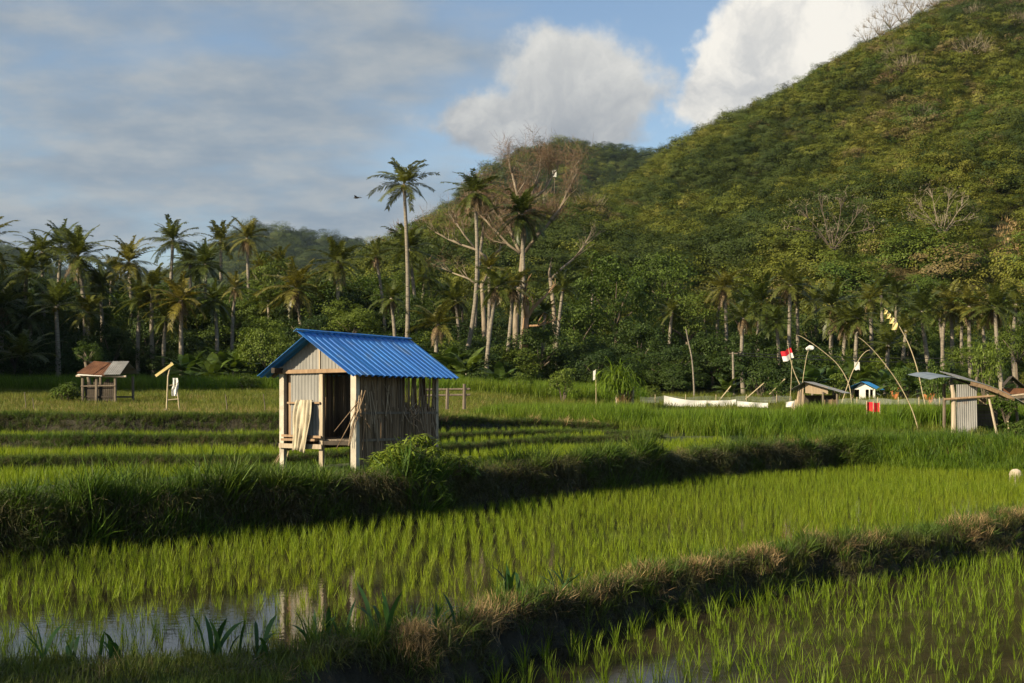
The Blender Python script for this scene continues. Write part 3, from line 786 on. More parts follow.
add_grass('dry_stubble', x, y, .45 + .5*rg.random(len(x)), straw_p, 'pale tan straw matted along the crest of the near bank', rg, tilt=.4, dz=.05)
x, y = edge(900, b0, -.50, .2, -1.5, 13, rg)
add_grass('bank_grass', x, y, .2 + .35*rg.random(len(x)), long_p, 'green tufts growing out of the near bank', rg, tilt=.4)
k = flat & v & (X > 1) & (nz > .52) & (rg.random(X.size) < .4); x, y = X[k], Y[k]
add_grass('dry_stubble', x, y, .6 + .7*rg.random(len(x)), straw_p, 'yellowed grass along the crest of the hut bank', rg, tilt=.4)
# hut pad surroundings
k = (hx > -2.7) & (hx < 1.1) & (hy > -1.8) & (hy < 4.2) & ~inhut & (d1 > .6) & (rg.random(X.size) < .5); x, y = X[k], Y[k]
add_grass('bank_grass', x, y, .16 + .26*rg.random(len(x)), long_p, 'grass growing round the foot of the blue roofed hut', rg)
# sunny sloping bank at the right
k = (X > 10.2) & (d1 > -.1) & (d1 < 5.5) & v & (rg.random(X.size) < .8); x, y = X[k], Y[k]
add_grass('slope_grass', x, y, .65 + .7*rg.random(len(x)), mead_p, 'sunlit grass on the gentle slope at the right', rg)
k = (X > 10.2) & (d1 > .2) & (d1 < 6) & v & (rg.random(X.size) < .16); x, y = X[k], Y[k]
add_grass('slope_grass', x, y, .6 + .7*rg.random(len(x)), long_p, 'tufts of longer grass on the slope at the right', rg)
k = (X > 8.5) & (d1 > .8) & (d1 < 3.5) & (fbm(X*.6, Y*.6, 90, 2) > .5) & v & (rg.random(X.size) < .3); x, y = X[k], Y[k]
add_grass('dry_stubble', x, y, .8 + .7*rg.random(len(x)), straw_p, 'dry grass patches on the slope at the right', rg, tilt=.4)

# terrace lips behind
X, Y = rand_pts(90000, -20, 24, 24, 56, rg)
v = inview(X, Y, 1); hx, hy = hutxy(X, Y); nohut = ~((hx > -2.3) & (hx < .6) & (hy < 3.6))
for b, nm in ((b2, 'first'), (b3, 'second'), (b4, 'third')):
    x, y = edge(3400, b, -.2, .5, -18, 5, rg); qx, qy = hutxy(x, y); k = ~((qx > -2.3) & (qx < .6) & (qy < 3.6)); x, y = x[k], y[k]
    add_grass('bank_grass', x, y, (.16 + .3*rg.random(len(x)))*(.6 + .7*fbm(x*.8, y*.8, 82, 2)), long_p, 'green tufts along the %s low terrace behind the hut' % nm, rg, tilt=.3)
    x, y = edge(3000, b, -.2, .4, -18, 5, rg); qx, qy = hutxy(x, y); k = ~((qx > -2.3) & (qx < .6) & (qy < 3.6)); x, y = x[k], y[k]
    add_grass('hanging_grass', x, y, .3 + .35*rg.random(len(x)), hang_p, 'dark grass on the face of the %s low terrace behind the hut' % nm, rg, tilt=.3)
for b, nm in ((b2, 'first'), (b3, 'second'), (b4, 'third')):
    d = Y - b(X); k = (d > -.1) & (d < .8) & v & nohut & (X < 5) & (rg.random(X.size) < .55); x, y = X[k], Y[k]
    add_grass('bank_grass', x, y, .14 + .22*rg.random(len(x)), long_p, 'grass on the lip of the %s low terrace behind the hut' % nm, rg)
k = (np.abs(Y - b4(X) - 1.0) < .9) & (X > -4) & (X < 12) & v & (fbm(X*.5, Y*.5, 91, 2) > .45) & (rg.random(X.size) < .5); x, y = X[k], Y[k]
add_grass('dry_stubble', x, y, .8 + .9*rg.random(len(x)), straw_p, 'brown dry edge of the terrace right of the hut', rg, tilt=.4)

# meadow and tall grass up to the trees
X, Y = rand_pts(150000, -48, 48, 33, 92, rg)
d4 = Y - b4(X); d2 = Y - b2(X); d1 = Y - b1(X); v = inview(X, Y, 1)
tallm = fbm(X*.13, Y*.2, 55, 3)
right = ss(-3.5, -.5, X - .02*Y)
left = 1 - right
prob = np.where(X < 4, (d4 > .3), (d2 > 1.2) | ((X > 8) & (d1 > 5))) * np.interp(Y, [33, 55, 92], [.95, .6, .35])
k = v & (rg.random(X.size) < prob * (.25 + .75*left)) ; x, y = X[k], Y[k]
add_grass('meadow_grass', x, y, (.6 + .6*rg.random(len(x))) * np.interp(y, [35, 45, 92], [.8, .9, 1.5]), mead_l, 'rough yellowing meadow between the terraces and the trees', rg)
k = v & (d4 > .5) & (X < 0) & (fbm(X*.16+3, Y*.3, 56, 3) > .47) & (Y < 80) & (rg.random(X.size) < .6); x, y = X[k], Y[k]
add_grass('dry_stubble', x, y, 1.0 + .8*rg.random(len(x)), straw_p, 'yellowed grass patches in the left meadow', rg, tilt=.3)
# tall stand: starts behind a step whose front faces the camera
tf = np.interp(X, [-3, 0, 4, 8, 14, 30], [50, 47.5, 46.5, 47, 47.5, 49]) + 1.2*np.sin(X*.6)
th = right * (.62 + .62*tallm) * np.interp(Y, [44, 52, 75, 92], [1.0, 1.0, .8, .7])
def capz(x, y):
    px = CX + F*x/y; lim = np.where((px > 862) & (px < 885) & (y < 52), -11.5, np.where((px > 645) & (px < 800), -10.5, -4.5))
    return np.clip(lim*y/F - terrain(x, y), .16, 2)
rhut = (X > 14.6) & (Y < 50) & (X < 19.8)
k = v & (Y > tf) & (right > .3) & ~rhut & (rg.random(X.size) < np.interp(Y, [44, 60, 92], [.85, .45, .3])); x, y = X[k], Y[k]
add_grass('tall_grass', x, y, np.minimum(th[k]*(.8 + .45*rg.random(len(x))), capz(x, y)*(.75 + .35*rg.random(len(x))))/1.02, tall_p, 'stand of tall green fodder grass across the middle right', rg)
k = v & (right > .3) & (Y > tf - 1.6) & (Y < tf + .2) & ~rhut & (rg.random(X.size) < .5); x, y = X[k], Y[k]
add_grass('tall_grass', x, y, .38 + .3*rg.random(len(x)), tall_p, 'lower grass at the front edge of the tall stand', rg)
# strip of taller grass at the feet of the trees on the left
X, Y = rand_pts(9000, -40, 8, 78, 92, rg); k = inview(X, Y, 1); x, y = X[k], Y[k]
add_grass('tall_grass', x, y, .5 + .7*rg.random(len(x)), tall_p, 'dark tall grass at the foot of the trees on the left', rg)

# ------------------------------------------------------------------ forest belt and hillside cover
rg = np.random.default_rng(4)
def crowns(prefix, mats, seed, **kw):
    out = []
    for i, mt in enumerate(mats):
        r_ = np.random.default_rng(seed + i * 7)
        v, q = crown(r_, **kw); out.append(np_mesh('%s_%02d' % (prefix, i), v, q, mat=M[mt]))
    return out
TREE_MESH = crowns('forest_crown', ['tree_dark', 'tree_dark', 'tree_mid', 'tree_mid', 'tree_light', 'hillB'], 300, nclump=46, nleaf=120, clump=.30, size=.082, dome=.7)
under = [proto('under_%02d' % i, m) for i, m in enumerate(TREE_MESH)]
def trm(X, Y): return terrain(X, Y)
n = 1300
Y = rg.uniform(93, 150, n); X = rg.uniform(-1, 1, n) * (.394 * Y * 1.15 + 6)
leftness = ss(5, -12, X)
r = rg.uniform(1.3, 2.7, n) * np.where((X > .30*Y) & (Y < 114), .55, 1); up = r * .55 + rg.random(n)**2 * np.interp(Y, [92, 106, 116, 150], [.5, 1.2, 3.6, 5.0])
z = trm(X, Y) + up
kind = np.where(rg.random(n) < .55 + .3*leftness, rg.integers(0, 2, n), rg.choice([2, 3, 3, 4, 5], n))
scatter('forest_undergrowth', np.stack([X, Y, z], 1), zrot(n, rg, .1), np.stack([r, r, r*rg.uniform(.7, 1.15, n)], 1), kind, under, 'dense dark undergrowth between the palms at the forest edge', 'undergrowth')

n = 420
Y = rg.uniform(103, 140, n); X = -.394*Y*1.1 + rg.random(n)*(.394*Y*1.1 - 6); r = rg.uniform(1.6, 3.2, n); z = trm(X, Y) + rg.uniform(.5, 7.2, n)
scatter('forest_undergrowth', np.stack([X, Y, z], 1), zrot(n, rg, .1), np.stack([r, r, r*rg.uniform(.8, 1.1, n)], 1), rg.choice([0, 1, 0, 1, 2, 3], n), [proto('under_c_%02d' % i, m) for i, m in enumerate(TREE_MESH)], 'tall dark thicket between the palms on the left', 'undergrowth')
Y = rg.uniform(64, 112, n); X = -.394*Y*1.03 - rg.uniform(5, 30, n); r = rg.uniform(2.2, 4.0, n); z = trm(X, Y) + rg.uniform(1.5, 11.5, n)
scatter('forest_undergrowth', np.stack([X, Y, z], 1), zrot(n, rg, .1), np.stack([r, r, r*rg.uniform(.8, 1.1, n)], 1), rg.integers(0, 4, n), [proto('under_b_%02d' % i, m) for i, m in enumerate(TREE_MESH)], 'dense wood continuing beyond the left edge of the view', 'undergrowth')
hk = crowns('hill_cover', ['hillA', 'hillA', 'hillB', 'hillB', 'hillC', 'hillD', 'tree_mid'], 500, nclump=22, nleaf=110, clump=.36, size=.092, hollow=.45, rz=.85, jit=.25, dome=1.2)
HILLP = [proto('cover_%02d' % i, m) for i, m in enumerate(hk)]
v, q = twig_cloud(np.random.default_rng(9), 240, ln=.5, w=.022); HILLP.append(proto('cover_07', np_mesh('grey_scrub', v, q, mat=M['twig_grey'])))
v, q = twig_cloud(np.random.default_rng(10), 320, ln=.45, w=.022); HILLP.append(proto('cover_08', np_mesh('brown_scrub', v, q, mat=M['twig'])))
def cover(name, pts, rng, rmin, rmax, label, weights, brown=None, px=True):
    n = len(pts); X, Y = pts[:, 0], pts[:, 1]
    ppx = CX + F * X / Y; ppy = HY - F * pts[:, 2] / Y
    k = (ppx > -40) & (ppx < 1064) & (ppy > -60); pts = pts[k]; X, Y, ppx, ppy = X[k], Y[k], ppx[k], ppy[k]; n = len(pts)
    r = (rmin + (rmax - rmin)*rng.random(n)**1.6*1.25) * (.65 + .7*fbm(X*.03, Y*.03, 61, 3))
    g = fbm(X*.022+9, Y*.022, 62, 4) + rng.normal(0, .11, n)
    g = (np.argsort(np.argsort(g)) + .5) / n
    edges = np.cumsum(weights) / np.sum(weights)
    idx = np.searchsorted(edges, g)
    if brown is not None:
        bm = brown(ppx, ppy) > rng.random(n); idx = np.where(bm, rng.choice([5, 7, 8, 8], n), idx)
    idx = np.clip(idx, 0, len(HILLP) - 1)
    pts = pts + np.array([0, 0, 1]) * (r * .6)[:, None]
    protos = [proto('%s_%02d' % (name, i), p.data) for i, p in enumerate(HILLP)]
    return scatter(name, pts, zrot(n, rng, .12), np.stack([r, r, r*rng.uniform(.7, 1.1, n)], 1), idx, protos, label, 'hillside scrub')
order_w = [.18, .14, .25, .20, .08, .04, .10, .005, .001]
pts = sample_hill(hX, hY, hZ, 15000, rg, 76)
pp = CX + F*pts[:, 0]/pts[:, 1]; py_ = HY - F*pts[:, 2]/pts[:, 1]
clear = (np.hypot((pp - 805)/42, (py_ - 213 + .35*(pp-805))/11) < 1) | (np.hypot((pp - 1012)/26, (py_ - 245)/32) < 1)
pts = pts[~clear | (rg.random(len(pts)) < .06)]
cl = sample_hill(hX, hY, hZ, 60000, rg, 76); pp = CX + F*cl[:, 0]/cl[:, 1]; py_ = HY - F*cl[:, 2]/cl[:, 1]
cl = cl[(np.hypot((pp - 805)/34, (py_ - 213 + .35*(pp-805))/8) < 1) | (np.hypot((pp - 1012)/20, (py_ - 245)/24) < 1)]
m_ = len(cl); scatter('dry_hill_grass', cl, zrot(m_, rg, .2), rg.uniform(2.2, 4.0, m_), rg.integers(0, 4, m_), tuft_protos('hill_straw', 2, M['straw'], n=20, h=.26, w=.05, spread=.10, lean=.7, droop=.8, seg=2) + tuft_protos('hill_tuft', 2, M['meadow'], n=20, h=.26, w=.05, spread=.10, lean=.7, droop=.8, seg=2) if False else tuft_protos('hill_a', 4, M['straw'], n=20, h=.26, w=.05, spread=.10, lean=.7, droop=.8, seg=2), 'tan dry grass in the open clearings of the big hill', 'dry grass')
cover('hillside_scrub', pts, rg, 1.5, 3.7, 'scrub and small trees covering the big right hand hill', order_w, lambda x, y: -.01 + .03*ss(60, -10, y)*ss(780, 860, x) + .08*np.exp(-((x-900)/90)**2 - ((y-40)/50)**2))
pts = sample_hill(sX, sY, sZ, 2600, rg, 76)
cover('spur_scrub', pts, rg, 1.8, 3.6, 'olive and brown scrub on the low spur behind the palms', order_w, lambda x, y: .6*np.exp(-((x-470)/70)**2)*ss(258, 222, y))
FARP = None
pts = sample_hill(fX, fY, fZ, 3200, rg, 55)
cover('far_wood', pts, rg, 5, 8.5, 'wooded crest of the hill behind the bare tree', [.35, .3, .15, .1, 0, 0, .1, 0, 0])
pts = sample_hill(eX, eY, eZ, 3200, rg, 45)
cover('far_wood', pts, rg, 8, 13, 'dark blue green woods on the distant hill at the left', [.4, .35, .1, .05, 0, 0, .1, 0, 0])
# ------------------------------------------------------------------ the blue roofed hut
def corr(p00, p10, p01, pitch, amp, ny=2, prof='rib', th=.012, phase=0.0):
    """corrugated sheet: ribs run from p00 to p01, the wave runs from p00 to p10; returns a grid"""
    p00, p10, p01 = Vector(p00), Vector(p10), Vector(p01)
    u = p10 - p00; v = p01 - p00; n = u.cross(v).normalized(); w = u.length
    xs = []
    if prof == 'rib':
        k = int(w / pitch)
        for i in range(k + 1):
            for f, a in ((0, 0), (.58, 0), (.68, 1), (.88, 1), (.98, 0)):
                x = (i + f) * pitch
                if x < w: xs.append((x, a))
        xs.append((w, 0))
    else:
        m = int(w / pitch * 8)
        for i in range(m + 1):
            xs.append((w * i / m, .5 + .5 * math.sin(2 * math.pi * i * w / m / pitch + phase)))
    g = []
    for x, a in xs:
        g.append([p00 + u * (x / w) + v * (j / ny) + n * a * amp for j in range(ny + 1)])
    return g

hz = -1.40
hut = thing('field_hut', (HUT[0], HUT[1], hz), 'timber field hut with bright blue corrugated roof and open doorway on the grassy bank', 'hut', None, math.atan2(HU[1], HU[0]))
def hb(name, mat, fn, parent=hut, smooth=False):
    mb = MB(); fn(mb); return mb.build(name, mat, parent, smooth)
Wd, Ln = 1.73, 3.0
eL, eR, fO, bO = -Wd - .36, .35, -.72, Ln + .40
ridge_x, ridge_z, eave_z = -Wd/2, 1.31 - hz, .47 - hz
sl = (ridge_z - eave_z) / (eR - ridge_x)
def roof_z(x): return ridge_z - abs(x - ridge_x) * sl
# roof: two ribbed slopes with a folded ridge
g = corr((ridge_x, fO, ridge_z), (ridge_x, bO, ridge_z - .0), (eR, fO, eave_z), .215, .042)
mb = MB(); seg = [fO, .35, 1.2, 2.1, bO]; rs = random.Random(3)
for k in range(4):
    up_ = .005*(k % 2); ov = rs.uniform(-.025, .03)
    mb.sheet(corr((ridge_x, seg[k] - .06*(k > 0), ridge_z + up_), (ridge_x, seg[k+1], ridge_z + up_), (eR + ov, seg[k] - .06*(k > 0), eave_z + up_ - ov*sl), .215, .042), .005)
roof = mb.build('roof', M['blue_roof'], hut)
fL = -.36
g = corr((ridge_x, bO, ridge_z - .006), (ridge_x, fL, ridge_z - .006), (eL, bO, eave_z), .205, .035)
mb = MB(); mb.sheet(g, .006); mb.build('roof_slope', M['blue_roof'], roof)
cap = MB(); cap.sheet([[(ridge_x - .07, y, ridge_z - .07*sl + .044), (ridge_x, y, ridge_z + .046), (ridge_x + .03, y, ridge_z - .03*sl + .046)] for y in np.linspace(fO - .01, bO + .01, 4)], .006)
cap.build('ridge_cap', M['blue_roof'], roof)
# frame
def post(x, y, w, top, base=-.1, mat='timber', d=None):
    mb = MB(); mb.box(x - w/2, x + w/2, y - (d or w)/2, y + (d or w)/2, base, top); return mb.build('post', M[mat], hut)
post(-.02, 0, .125, roof_z(0) - .05, mat='concrete')
post(-Wd, 0, .105, roof_z(-Wd) - .05, mat='concrete')
post(-Wd + .17, .03, .07, 1.90, .60, mat='timber_red', d=.06)
post(-.80, 0, .085, 1.93, mat='timber', d=.07)
post(0, Ln, .10, roof_z(0) - .05, mat='timber')
post(-Wd, Ln, .10, roof_z(-Wd) - .05, mat='timber_grey')
post(-.33, Ln*.45, .10, .62, mat='timber_red')
post(-1.1, Ln*.5, .09, .62, mat='timber_grey')
post(0, Ln*.52, .08, roof_z(0) - .06, mat='timber_grey')
hb('tie_beam', M['timber_red'], lambda b: b.beam((-Wd - .02, -.062, 1.955), (.10, -.062, 1.975), .035, .075))
hb('eave_beam', M['dark'], lambda b: b.beam((.0, -.28, 1.98), (.0, Ln + .3, 1.98), .07, .09))
hb('eave_beam', M['dark'], lambda b: b.beam((-Wd, -.33, 1.98), (-Wd, Ln + .3, 1.98), .08, .10))
hb('ridge_beam', M['dark'], lambda b: b.beam((ridge_x, -.30, ridge_z - .07), (ridge_x, Ln + .3, ridge_z - .07), .06, .09))
for yy in (-.02, Ln*.5, Ln):
    for s in (-1, 1):
        hb('rafter', M['timber_grey'], lambda b, yy=yy, s=s: b.beam((ridge_x, yy + .05, ridge_z - .055), (ridge_x + s*(Wd/2 + .28), yy + .05, ridge_z - .055 - (Wd/2 + .28)*sl), .045, .06))
# gable panel of corrugated iron under the roof
gm = MB(); xs = np.linspace(-Wd + .04, .0 - .03, 85); zs0 = 2.0
rows = []
for x in xs:
    top = roof_z(x) - .045
    a = .008 * math.sin(2*math.pi*x/.076)
    rows.append([(x, -.035 + a, zs0 if top > zs0 else top - .01), (x, -.035 + a, (zs0 + top)/2), (x, -.035 + a, max(top, zs0 + .004))])
gm.sheet(rows, .003); gm.build('gable_panel', M['zinc'], hut)
hb('gable_strip', M['timber'], lambda b: b.beam((ridge_x + .05, -.055, 2.0), (ridge_x + .05, -.055, ridge_z - .12), .03, .014))
# front panel left of the doorway
pm = MB(); pm.sheet(corr((-Wd + .20, -.01, .66), (-.84, -.01, .66), (-Wd + .20, -.01, 1.925), .076, .014, prof='sin'), .003)
pm.build('front_panel', M['zinc'], hut)
hb('rail', M['timber_red'], lambda b: b.beam((-Wd + .14, -.045, 1.345), (-.80, -.06, 1.345), .035, .035))
hb('ledge', M['timber_red'], lambda b: (b.beam((-Wd + .05, -.10, .70), (-.74, -.10, .68), .05, .045), b.box(-Wd + .06, -.86, -.16, .0, .60, .645)))
hb('ledge', M['timber'], lambda b: b.beam((-Wd - .03, -.085, .50), (-.74, -.085, .49), .035, .09))
hb('floor', M['timber_grey'], lambda b: [b.box(-Wd + .06 + i*.152, -Wd + .06 + i*.152 + .145, .04, Ln - .03, .60 + .004*(i % 3), .635 + .004*(i % 3)) for i in range(11)])
hb('floor_beam', M['dark'], lambda b: b.beam((-.74, .0, .565), (-.02, .0, .565), .06, .075))
hb('floor_beam', M['dark'], lambda b: b.beam((-.06, .05, .55), (-.06, Ln, .55), .07, .09))
hb('brace', M['dark'], lambda b: (b.beam((-.55, .9, .64), (-.40, 1.0, 1.2), .05, .05), b.beam((-.38, .9, .64), (-.55, 1.0, 1.2), .05, .05)))
# side wall of upright reeds, torn at the far upper half
rr = random.Random(5)
def reeds(b, y0, y1, zlo, zhi, n, x=.03, keep=1.0, w=(.018, .04), lean=.03):
    for i in range(n):
        if rr.random() > keep: continue
        y = y0 + (y1 - y0) * (i + rr.random()*.8) / n
        a = zlo + rr.uniform(-.08, .10); c = zhi + rr.uniform(-.10, .05); xx = x + rr.uniform(-.012, .012)
        b.beam((xx, y, a), (xx + rr.uniform(-.02, .02), y + rr.uniform(-lean, lean), c), rr.uniform(*w), .012, up=(1, 0, 0))
def wall_fn(b):
    reeds(b, .10, Ln - .04, .10, 1.22, 210, w=(.02, .05))
    reeds(b, .10, 1.65, 1.05, 2.0, 120, w=(.02, .045))
    reeds(b, 1.5, Ln - .05, 1.05, 1.98, 60, keep=.42, w=(.012, .03), lean=.10)
hb('reed_wall', M['reed'], wall_fn)
def wall2(b):
    reeds(b, .1, Ln - .05, .15, 1.1, 40, x=.055, keep=.6, lean=.15)
    for i in range(60):
        y = rr.uniform(.1, Ln - .1); z = rr.uniform(.9, 1.95); l_ = rr.uniform(.25, .7)
        b.beam((.06 + rr.uniform(0, .03), y, z), (.07 + rr.uniform(0, .05), y + rr.uniform(-.18, .18), z - l_), rr.uniform(.01, .022), .006, up=(1, 0, 0))
hb('loose_reeds', M['reed_light'], lambda b: wall2(b) if False else [b.beam((.065, y, z), (.075 + rr.uniform(0, .04), y + rr.uniform(-.2, .2), z - rr.uniform(.2, .65)), rr.uniform(.008, .02), .006, up=(1, 0, 0)) for y, z in [(rr.uniform(.1, Ln - .1), rr.uniform(.9, 1.95)) for _ in range(42)]])
hb('wall_batten', M['timber_grey'], lambda b: b.beam((.05, .1, 1.15), (.05, Ln, 1.13), .03, .05))
hb('wall_batten', M['timber_grey'], lambda b: b.beam((.05, .1, .62), (.05, Ln, .6), .03, .05))
hb('back_wall', M['reed'], lambda b: [b.beam((x, Ln - .02, .45), (x + rr.uniform(-.02, .02), Ln - .02, (1.25 if rr.random() < .75 else 1.9) + rr.uniform(-.1, .1)), .05, .014, up=(0, 1, 0)) for x in np.arange(-Wd + .06, -.04, .052)])
hb('left_wall', M['reed'], lambda b: [b.beam((-Wd - .01 + rr.uniform(-.01, .01), y, .40), (-Wd - .01, y + rr.uniform(-.02, .02), 1.92 + rr.uniform(-.05, .03)), .05, .014, up=(1, 0, 0)) for y in np.arange(.08, Ln - .04, .05)])

def hutpt(x, y, z):
    return Vector((HUT[0] + x*HU[0] + y*HV[0], HUT[1] + x*HU[1] + y*HV[1], hz + z))
# cloth over the rail
cl = MB(); rows = []
for i in range(29):
    u = i / 28
    col_ = []
    for j in range(15):
        t = j / 14
        wv_ = .055*math.sin(u*13 + t*2.2) + .02*math.sin(u*23 - t*3)
        sp = .20 + .05*math.sin(t*3.3 + .4) - .03*t
        cx_ = -1.13 - .10*t + .09*math.sin(t*2.6)*.4
        col_.append((cx_ + (u - .5)*2*sp*(.80 + .22*t + .06*math.sin(t*7)), -.095 - .018 - abs(wv_) - .05*math.sin(min(t*2.2, 1)*math.pi*.5), 1.40 - 1.0*t + .03*math.sin(u*5)*t))
    col_.insert(0, (col_[0][0], -.055, 1.375)); rows.append(col_)
me = MB(); me.sheet([[hutpt(*p) for p in r] for r in rows], .004)
clo = me.build('cloth', M['cloth'], None, True); setp(clo, 'cream cloth hung over the front rail of the blue roofed hut', 'cloth')
# dry stick bundle tied against the near corner post
st = thing('stick_bundle', hutpt(.1, -.1, .9), 'tangle of dry brown sticks leaning on the near corner post of the blue roofed hut', 'sticks')
for i in range(13):
    a = Vector((rr.uniform(-.05, .16), rr.uniform(-.05, .1), rr.uniform(.2, .75))); q = Vector((rr.uniform(-.42, .05), rr.uniform(-.3, .1), rr.uniform(-.45, .1)))
    if i > 7: q = Vector((rr.uniform(.0, .25), rr.uniform(.0, .5), rr.uniform(-.8, -.2)))
    b = MB(); mid = (a + q)/2 + Vector((rr.uniform(-.05,.05), 0, rr.uniform(-.05,.08))); b.tube([a, mid, q], [.012, .011, .006], 5); b.build('stick', M['reed_light'] if i % 3 == 0 else M['reed'], st)
st2 = thing('stick_bundle', hutpt(.12, 1.75, 1.0), 'broken twigs and dead leaves caught on the torn reed wall of the blue roofed hut', 'sticks')
for i in range(16):
    a = Vector((rr.uniform(0, .08), rr.uniform(-.3, .3), rr.uniform(-.1, .25))); ang = rr.uniform(0, 6.28); l_ = rr.uniform(.25, .6)
    q = a + Vector((rr.uniform(0, .2), math.cos(ang)*l_, math.sin(ang)*l_ * .8))
    b = MB(); b.tube([a, (a + q)/2 + Vector((.03, 0, .03)), q], [.012, .010, .005], 5); b.build('stick', M['reed_light'] if i % 2 else M['timber_red'], st2)
st3 = thing('stick_bundle', hutpt(-2.0, .4, 0), 'grey bamboo sticks leaning against the left wall of the blue roofed hut', 'sticks')
for i in range(9):
    b = MB(); b.tube([(rr.uniform(-.45, -.05), rr.uniform(-.3, .6), -.05), (rr.uniform(.12, .2), rr.uniform(-.2, .7), rr.uniform(.6, 1.05))], .014, 5); b.build('stick', M['bamboo'] if i % 2 else M['reed'], st3)

# leafy bush in front of the hut: compound leaves in sprays
def leaf_bush(name, loc, rad, h, n_sprays, lsize, mat, label, seed, cat='bush'):
    t = thing(name, loc, label, cat); rg = np.random.default_rng(seed)
    V_, Q_ = [], []; nb = 0; stems = MB()
    LB = [np.array([rg.uniform(-.65, .65), rg.uniform(-.6, .6), rg.uniform(.25, .85), rg.uniform(.35, .6)]) for _ in range(8)] + [np.array([0, 0, .45, .8])]
    for i in range(n_sprays):
        d = rg.normal(0, 1, 3); d /= np.linalg.norm(d); d[2] = abs(d[2])*.9 - .12
        rr_ = .45 + .6*rg.random()**.5
        lobe = LB[i % len(LB)]
        c = np.array([d[0]*rad*rr_*lobe[3] + lobe[0]*rad, d[1]*rad*rr_*lobe[3] + lobe[1]*rad, h*lobe[2] + d[2]*h*.6*rr_*lobe[3]])
        if i % 4 == 0: stems.tube([(0, 0, -.1), tuple(c*.5 + np.array([0, 0, .1])), tuple(c)], [.014, .009, .004], 5)
        az0 = rg.random()*6.28; k = rg.integers(5, 9)
        for a in range(k):
            az = az0 + 6.283*a/k + rg.normal(0, .2); el = rg.normal(-.25, .35)
            dr = np.array([math.cos(az)*math.cos(el), math.sin(az)*math.cos(el), math.sin(el)])
            sd = np.cross(dr, [0, 0, 1]); sd /= np.linalg.norm(sd); l_ = lsize*(.6 + .7*rg.random()); w = l_*.30
            p0 = c + dr*.02; p1 = c + dr*l_*.5; p2 = c + dr*l_ - np.array([0, 0, l_*.18])
            up = np.cross(sd, dr)*.0 + np.array([0, 0, -w*.25])
            b = nb; V_ += [p0, p1 - sd*w/2 + up, p1 + sd*w/2 + up, p2, p1]; Q_ += [(b, b+1, b+4, b), (b, b+4, b+2, b)]; nb += 5
            Q_[-2] = (b, b+1, b+3, b+4); Q_[-1] = (b, b+4, b+3, b+2)
    link('foliage', np_mesh('foliage', np.array(V_), np.array(Q_), mat=M[mat]), t)
    stems.build('stem', M['bark'], t)
    return t
bz = float(terrain(-1.95, 23.9))
leaf_bush('leafy_bush', (-1.86, 23.3, bz - .55), .72, 1.40, 600, .16, 'bush', 'yellow green leafy bush in front of the reed wall of the blue roofed hut', 12)
leaf_bush('leafy_bush', (-1.05, 24.6, float(terrain(-1.05, 24.6)) - .1), .42, .62, 120, .13, 'tree_light', 'low dark leafy bush spreading right of the yellow green bush by the hut', 13)

# post and rail behind the hut
ps = thing('rail_fence', W(455, 402, 36), 'short timber rail fence behind the right side of the blue roofed hut', 'fence')
for dx, h in ((-.22, .38), (.25, .50)):
    b = MB(); b.tube([(dx, 0, -.2), (dx + .01, 0, h)], [.05, .045], 7); b.build('post', M['timber_grey'], ps)
for z in (.18, .34):
    b = MB(); b.tube([(-1.0, 0, z), (.42, .02, z + .02)], .03, 6); b.build('rail', M['timber_grey'], ps)

# thin stakes
for px, pyb, pyt, Y, lab in ((25, 421, 392, 47, 'thin pale stake at the far left in the meadow'), (33, 421, 398, 46.5, 'shorter pale stake beside the far left stake in the meadow'),
                             (226, 424, 394, 43, 'thin grey stake in the meadow between the pole frame and the hut'), (264, 424, 394, 42, 'thin stake just left of the blue roofed hut')):
    p = W(px, 400, Y); zb = float(terrain(p.x, p.y)); zt = (HY - pyt)*Y/F
    b = MB(); b.tube([(p.x, p.y, zb - .1), (p.x + .03, p.y, (zb + zt)/2), (p.x - .02, p.y, max(zt, zb + .6))], [.02, .018, .014], 6)
    o = b.build('stake', M['timber_grey']); setp(o, lab, 'stake')

# ------------------------------------------------------------------ left hut with rusty roof
def gz(p): return float(terrain(p.x, p.y))
lp = W(100, 400, 57); lz = gz(lp)
lh = thing('field_hut', (lp.x, lp.y, lz), 'small old hut with broken rusty roof at the edge of the left trees', 'hut', None, R(-14))
def lb(name, mat, fn, parent=lh): mb = MB(); fn(mb); return mb.build(name, M[mat], parent)
H1 = 1.42
for x, y, w in ((-.85, 0, .07), (.75, 0, .06), (-.85, 1.5, .06), (.75, 1.5, .06), (-.15, -.05, .07)): lb('post', 'timber_grey', lambda b, x=x, y=y, w=w: b.tube([(x, y, -.2), (x + rr.uniform(-.05, .05), y, H1 - .02)], w, 7))
lb('floor', 'dark', lambda b: b.box(-.85, .75, .05, 1.5, .45, .52))
lb('rail', 'timber', lambda b: b.tube([(-1.1, -.12, H1 - .02), (1.35, -.12, H1 - .05)], .045, 6))
lb('rail', 'timber_grey', lambda b: b.tube([(-.9, -.06, .95), (.8, -.06, .98)], .03, 6))
lb('side_wall', 'dark', lambda b: [b.beam((x, .1, .3), (x + .01, .1, 1.2 + rr.uniform(-.2, .1)), .085, .02, up=(0, 1, 0)) for x in np.arange(-.75, .7, .1)])
lb('roof', 'rust', lambda b: b.sheet(corr((-1.0, -.25, H1 + .10), (-.18, -.3, H1 + .02), (-.75, .75, H1 + .66), .1, .02, prof='sin'), .004))
lb('roof', 'rust', lambda b: b.sheet(corr((-.16, -.3, H1 + .0), (.42, -.32, H1 - .02), (-.25, .75, H1 + .58), .1, .02, prof='sin'), .004))
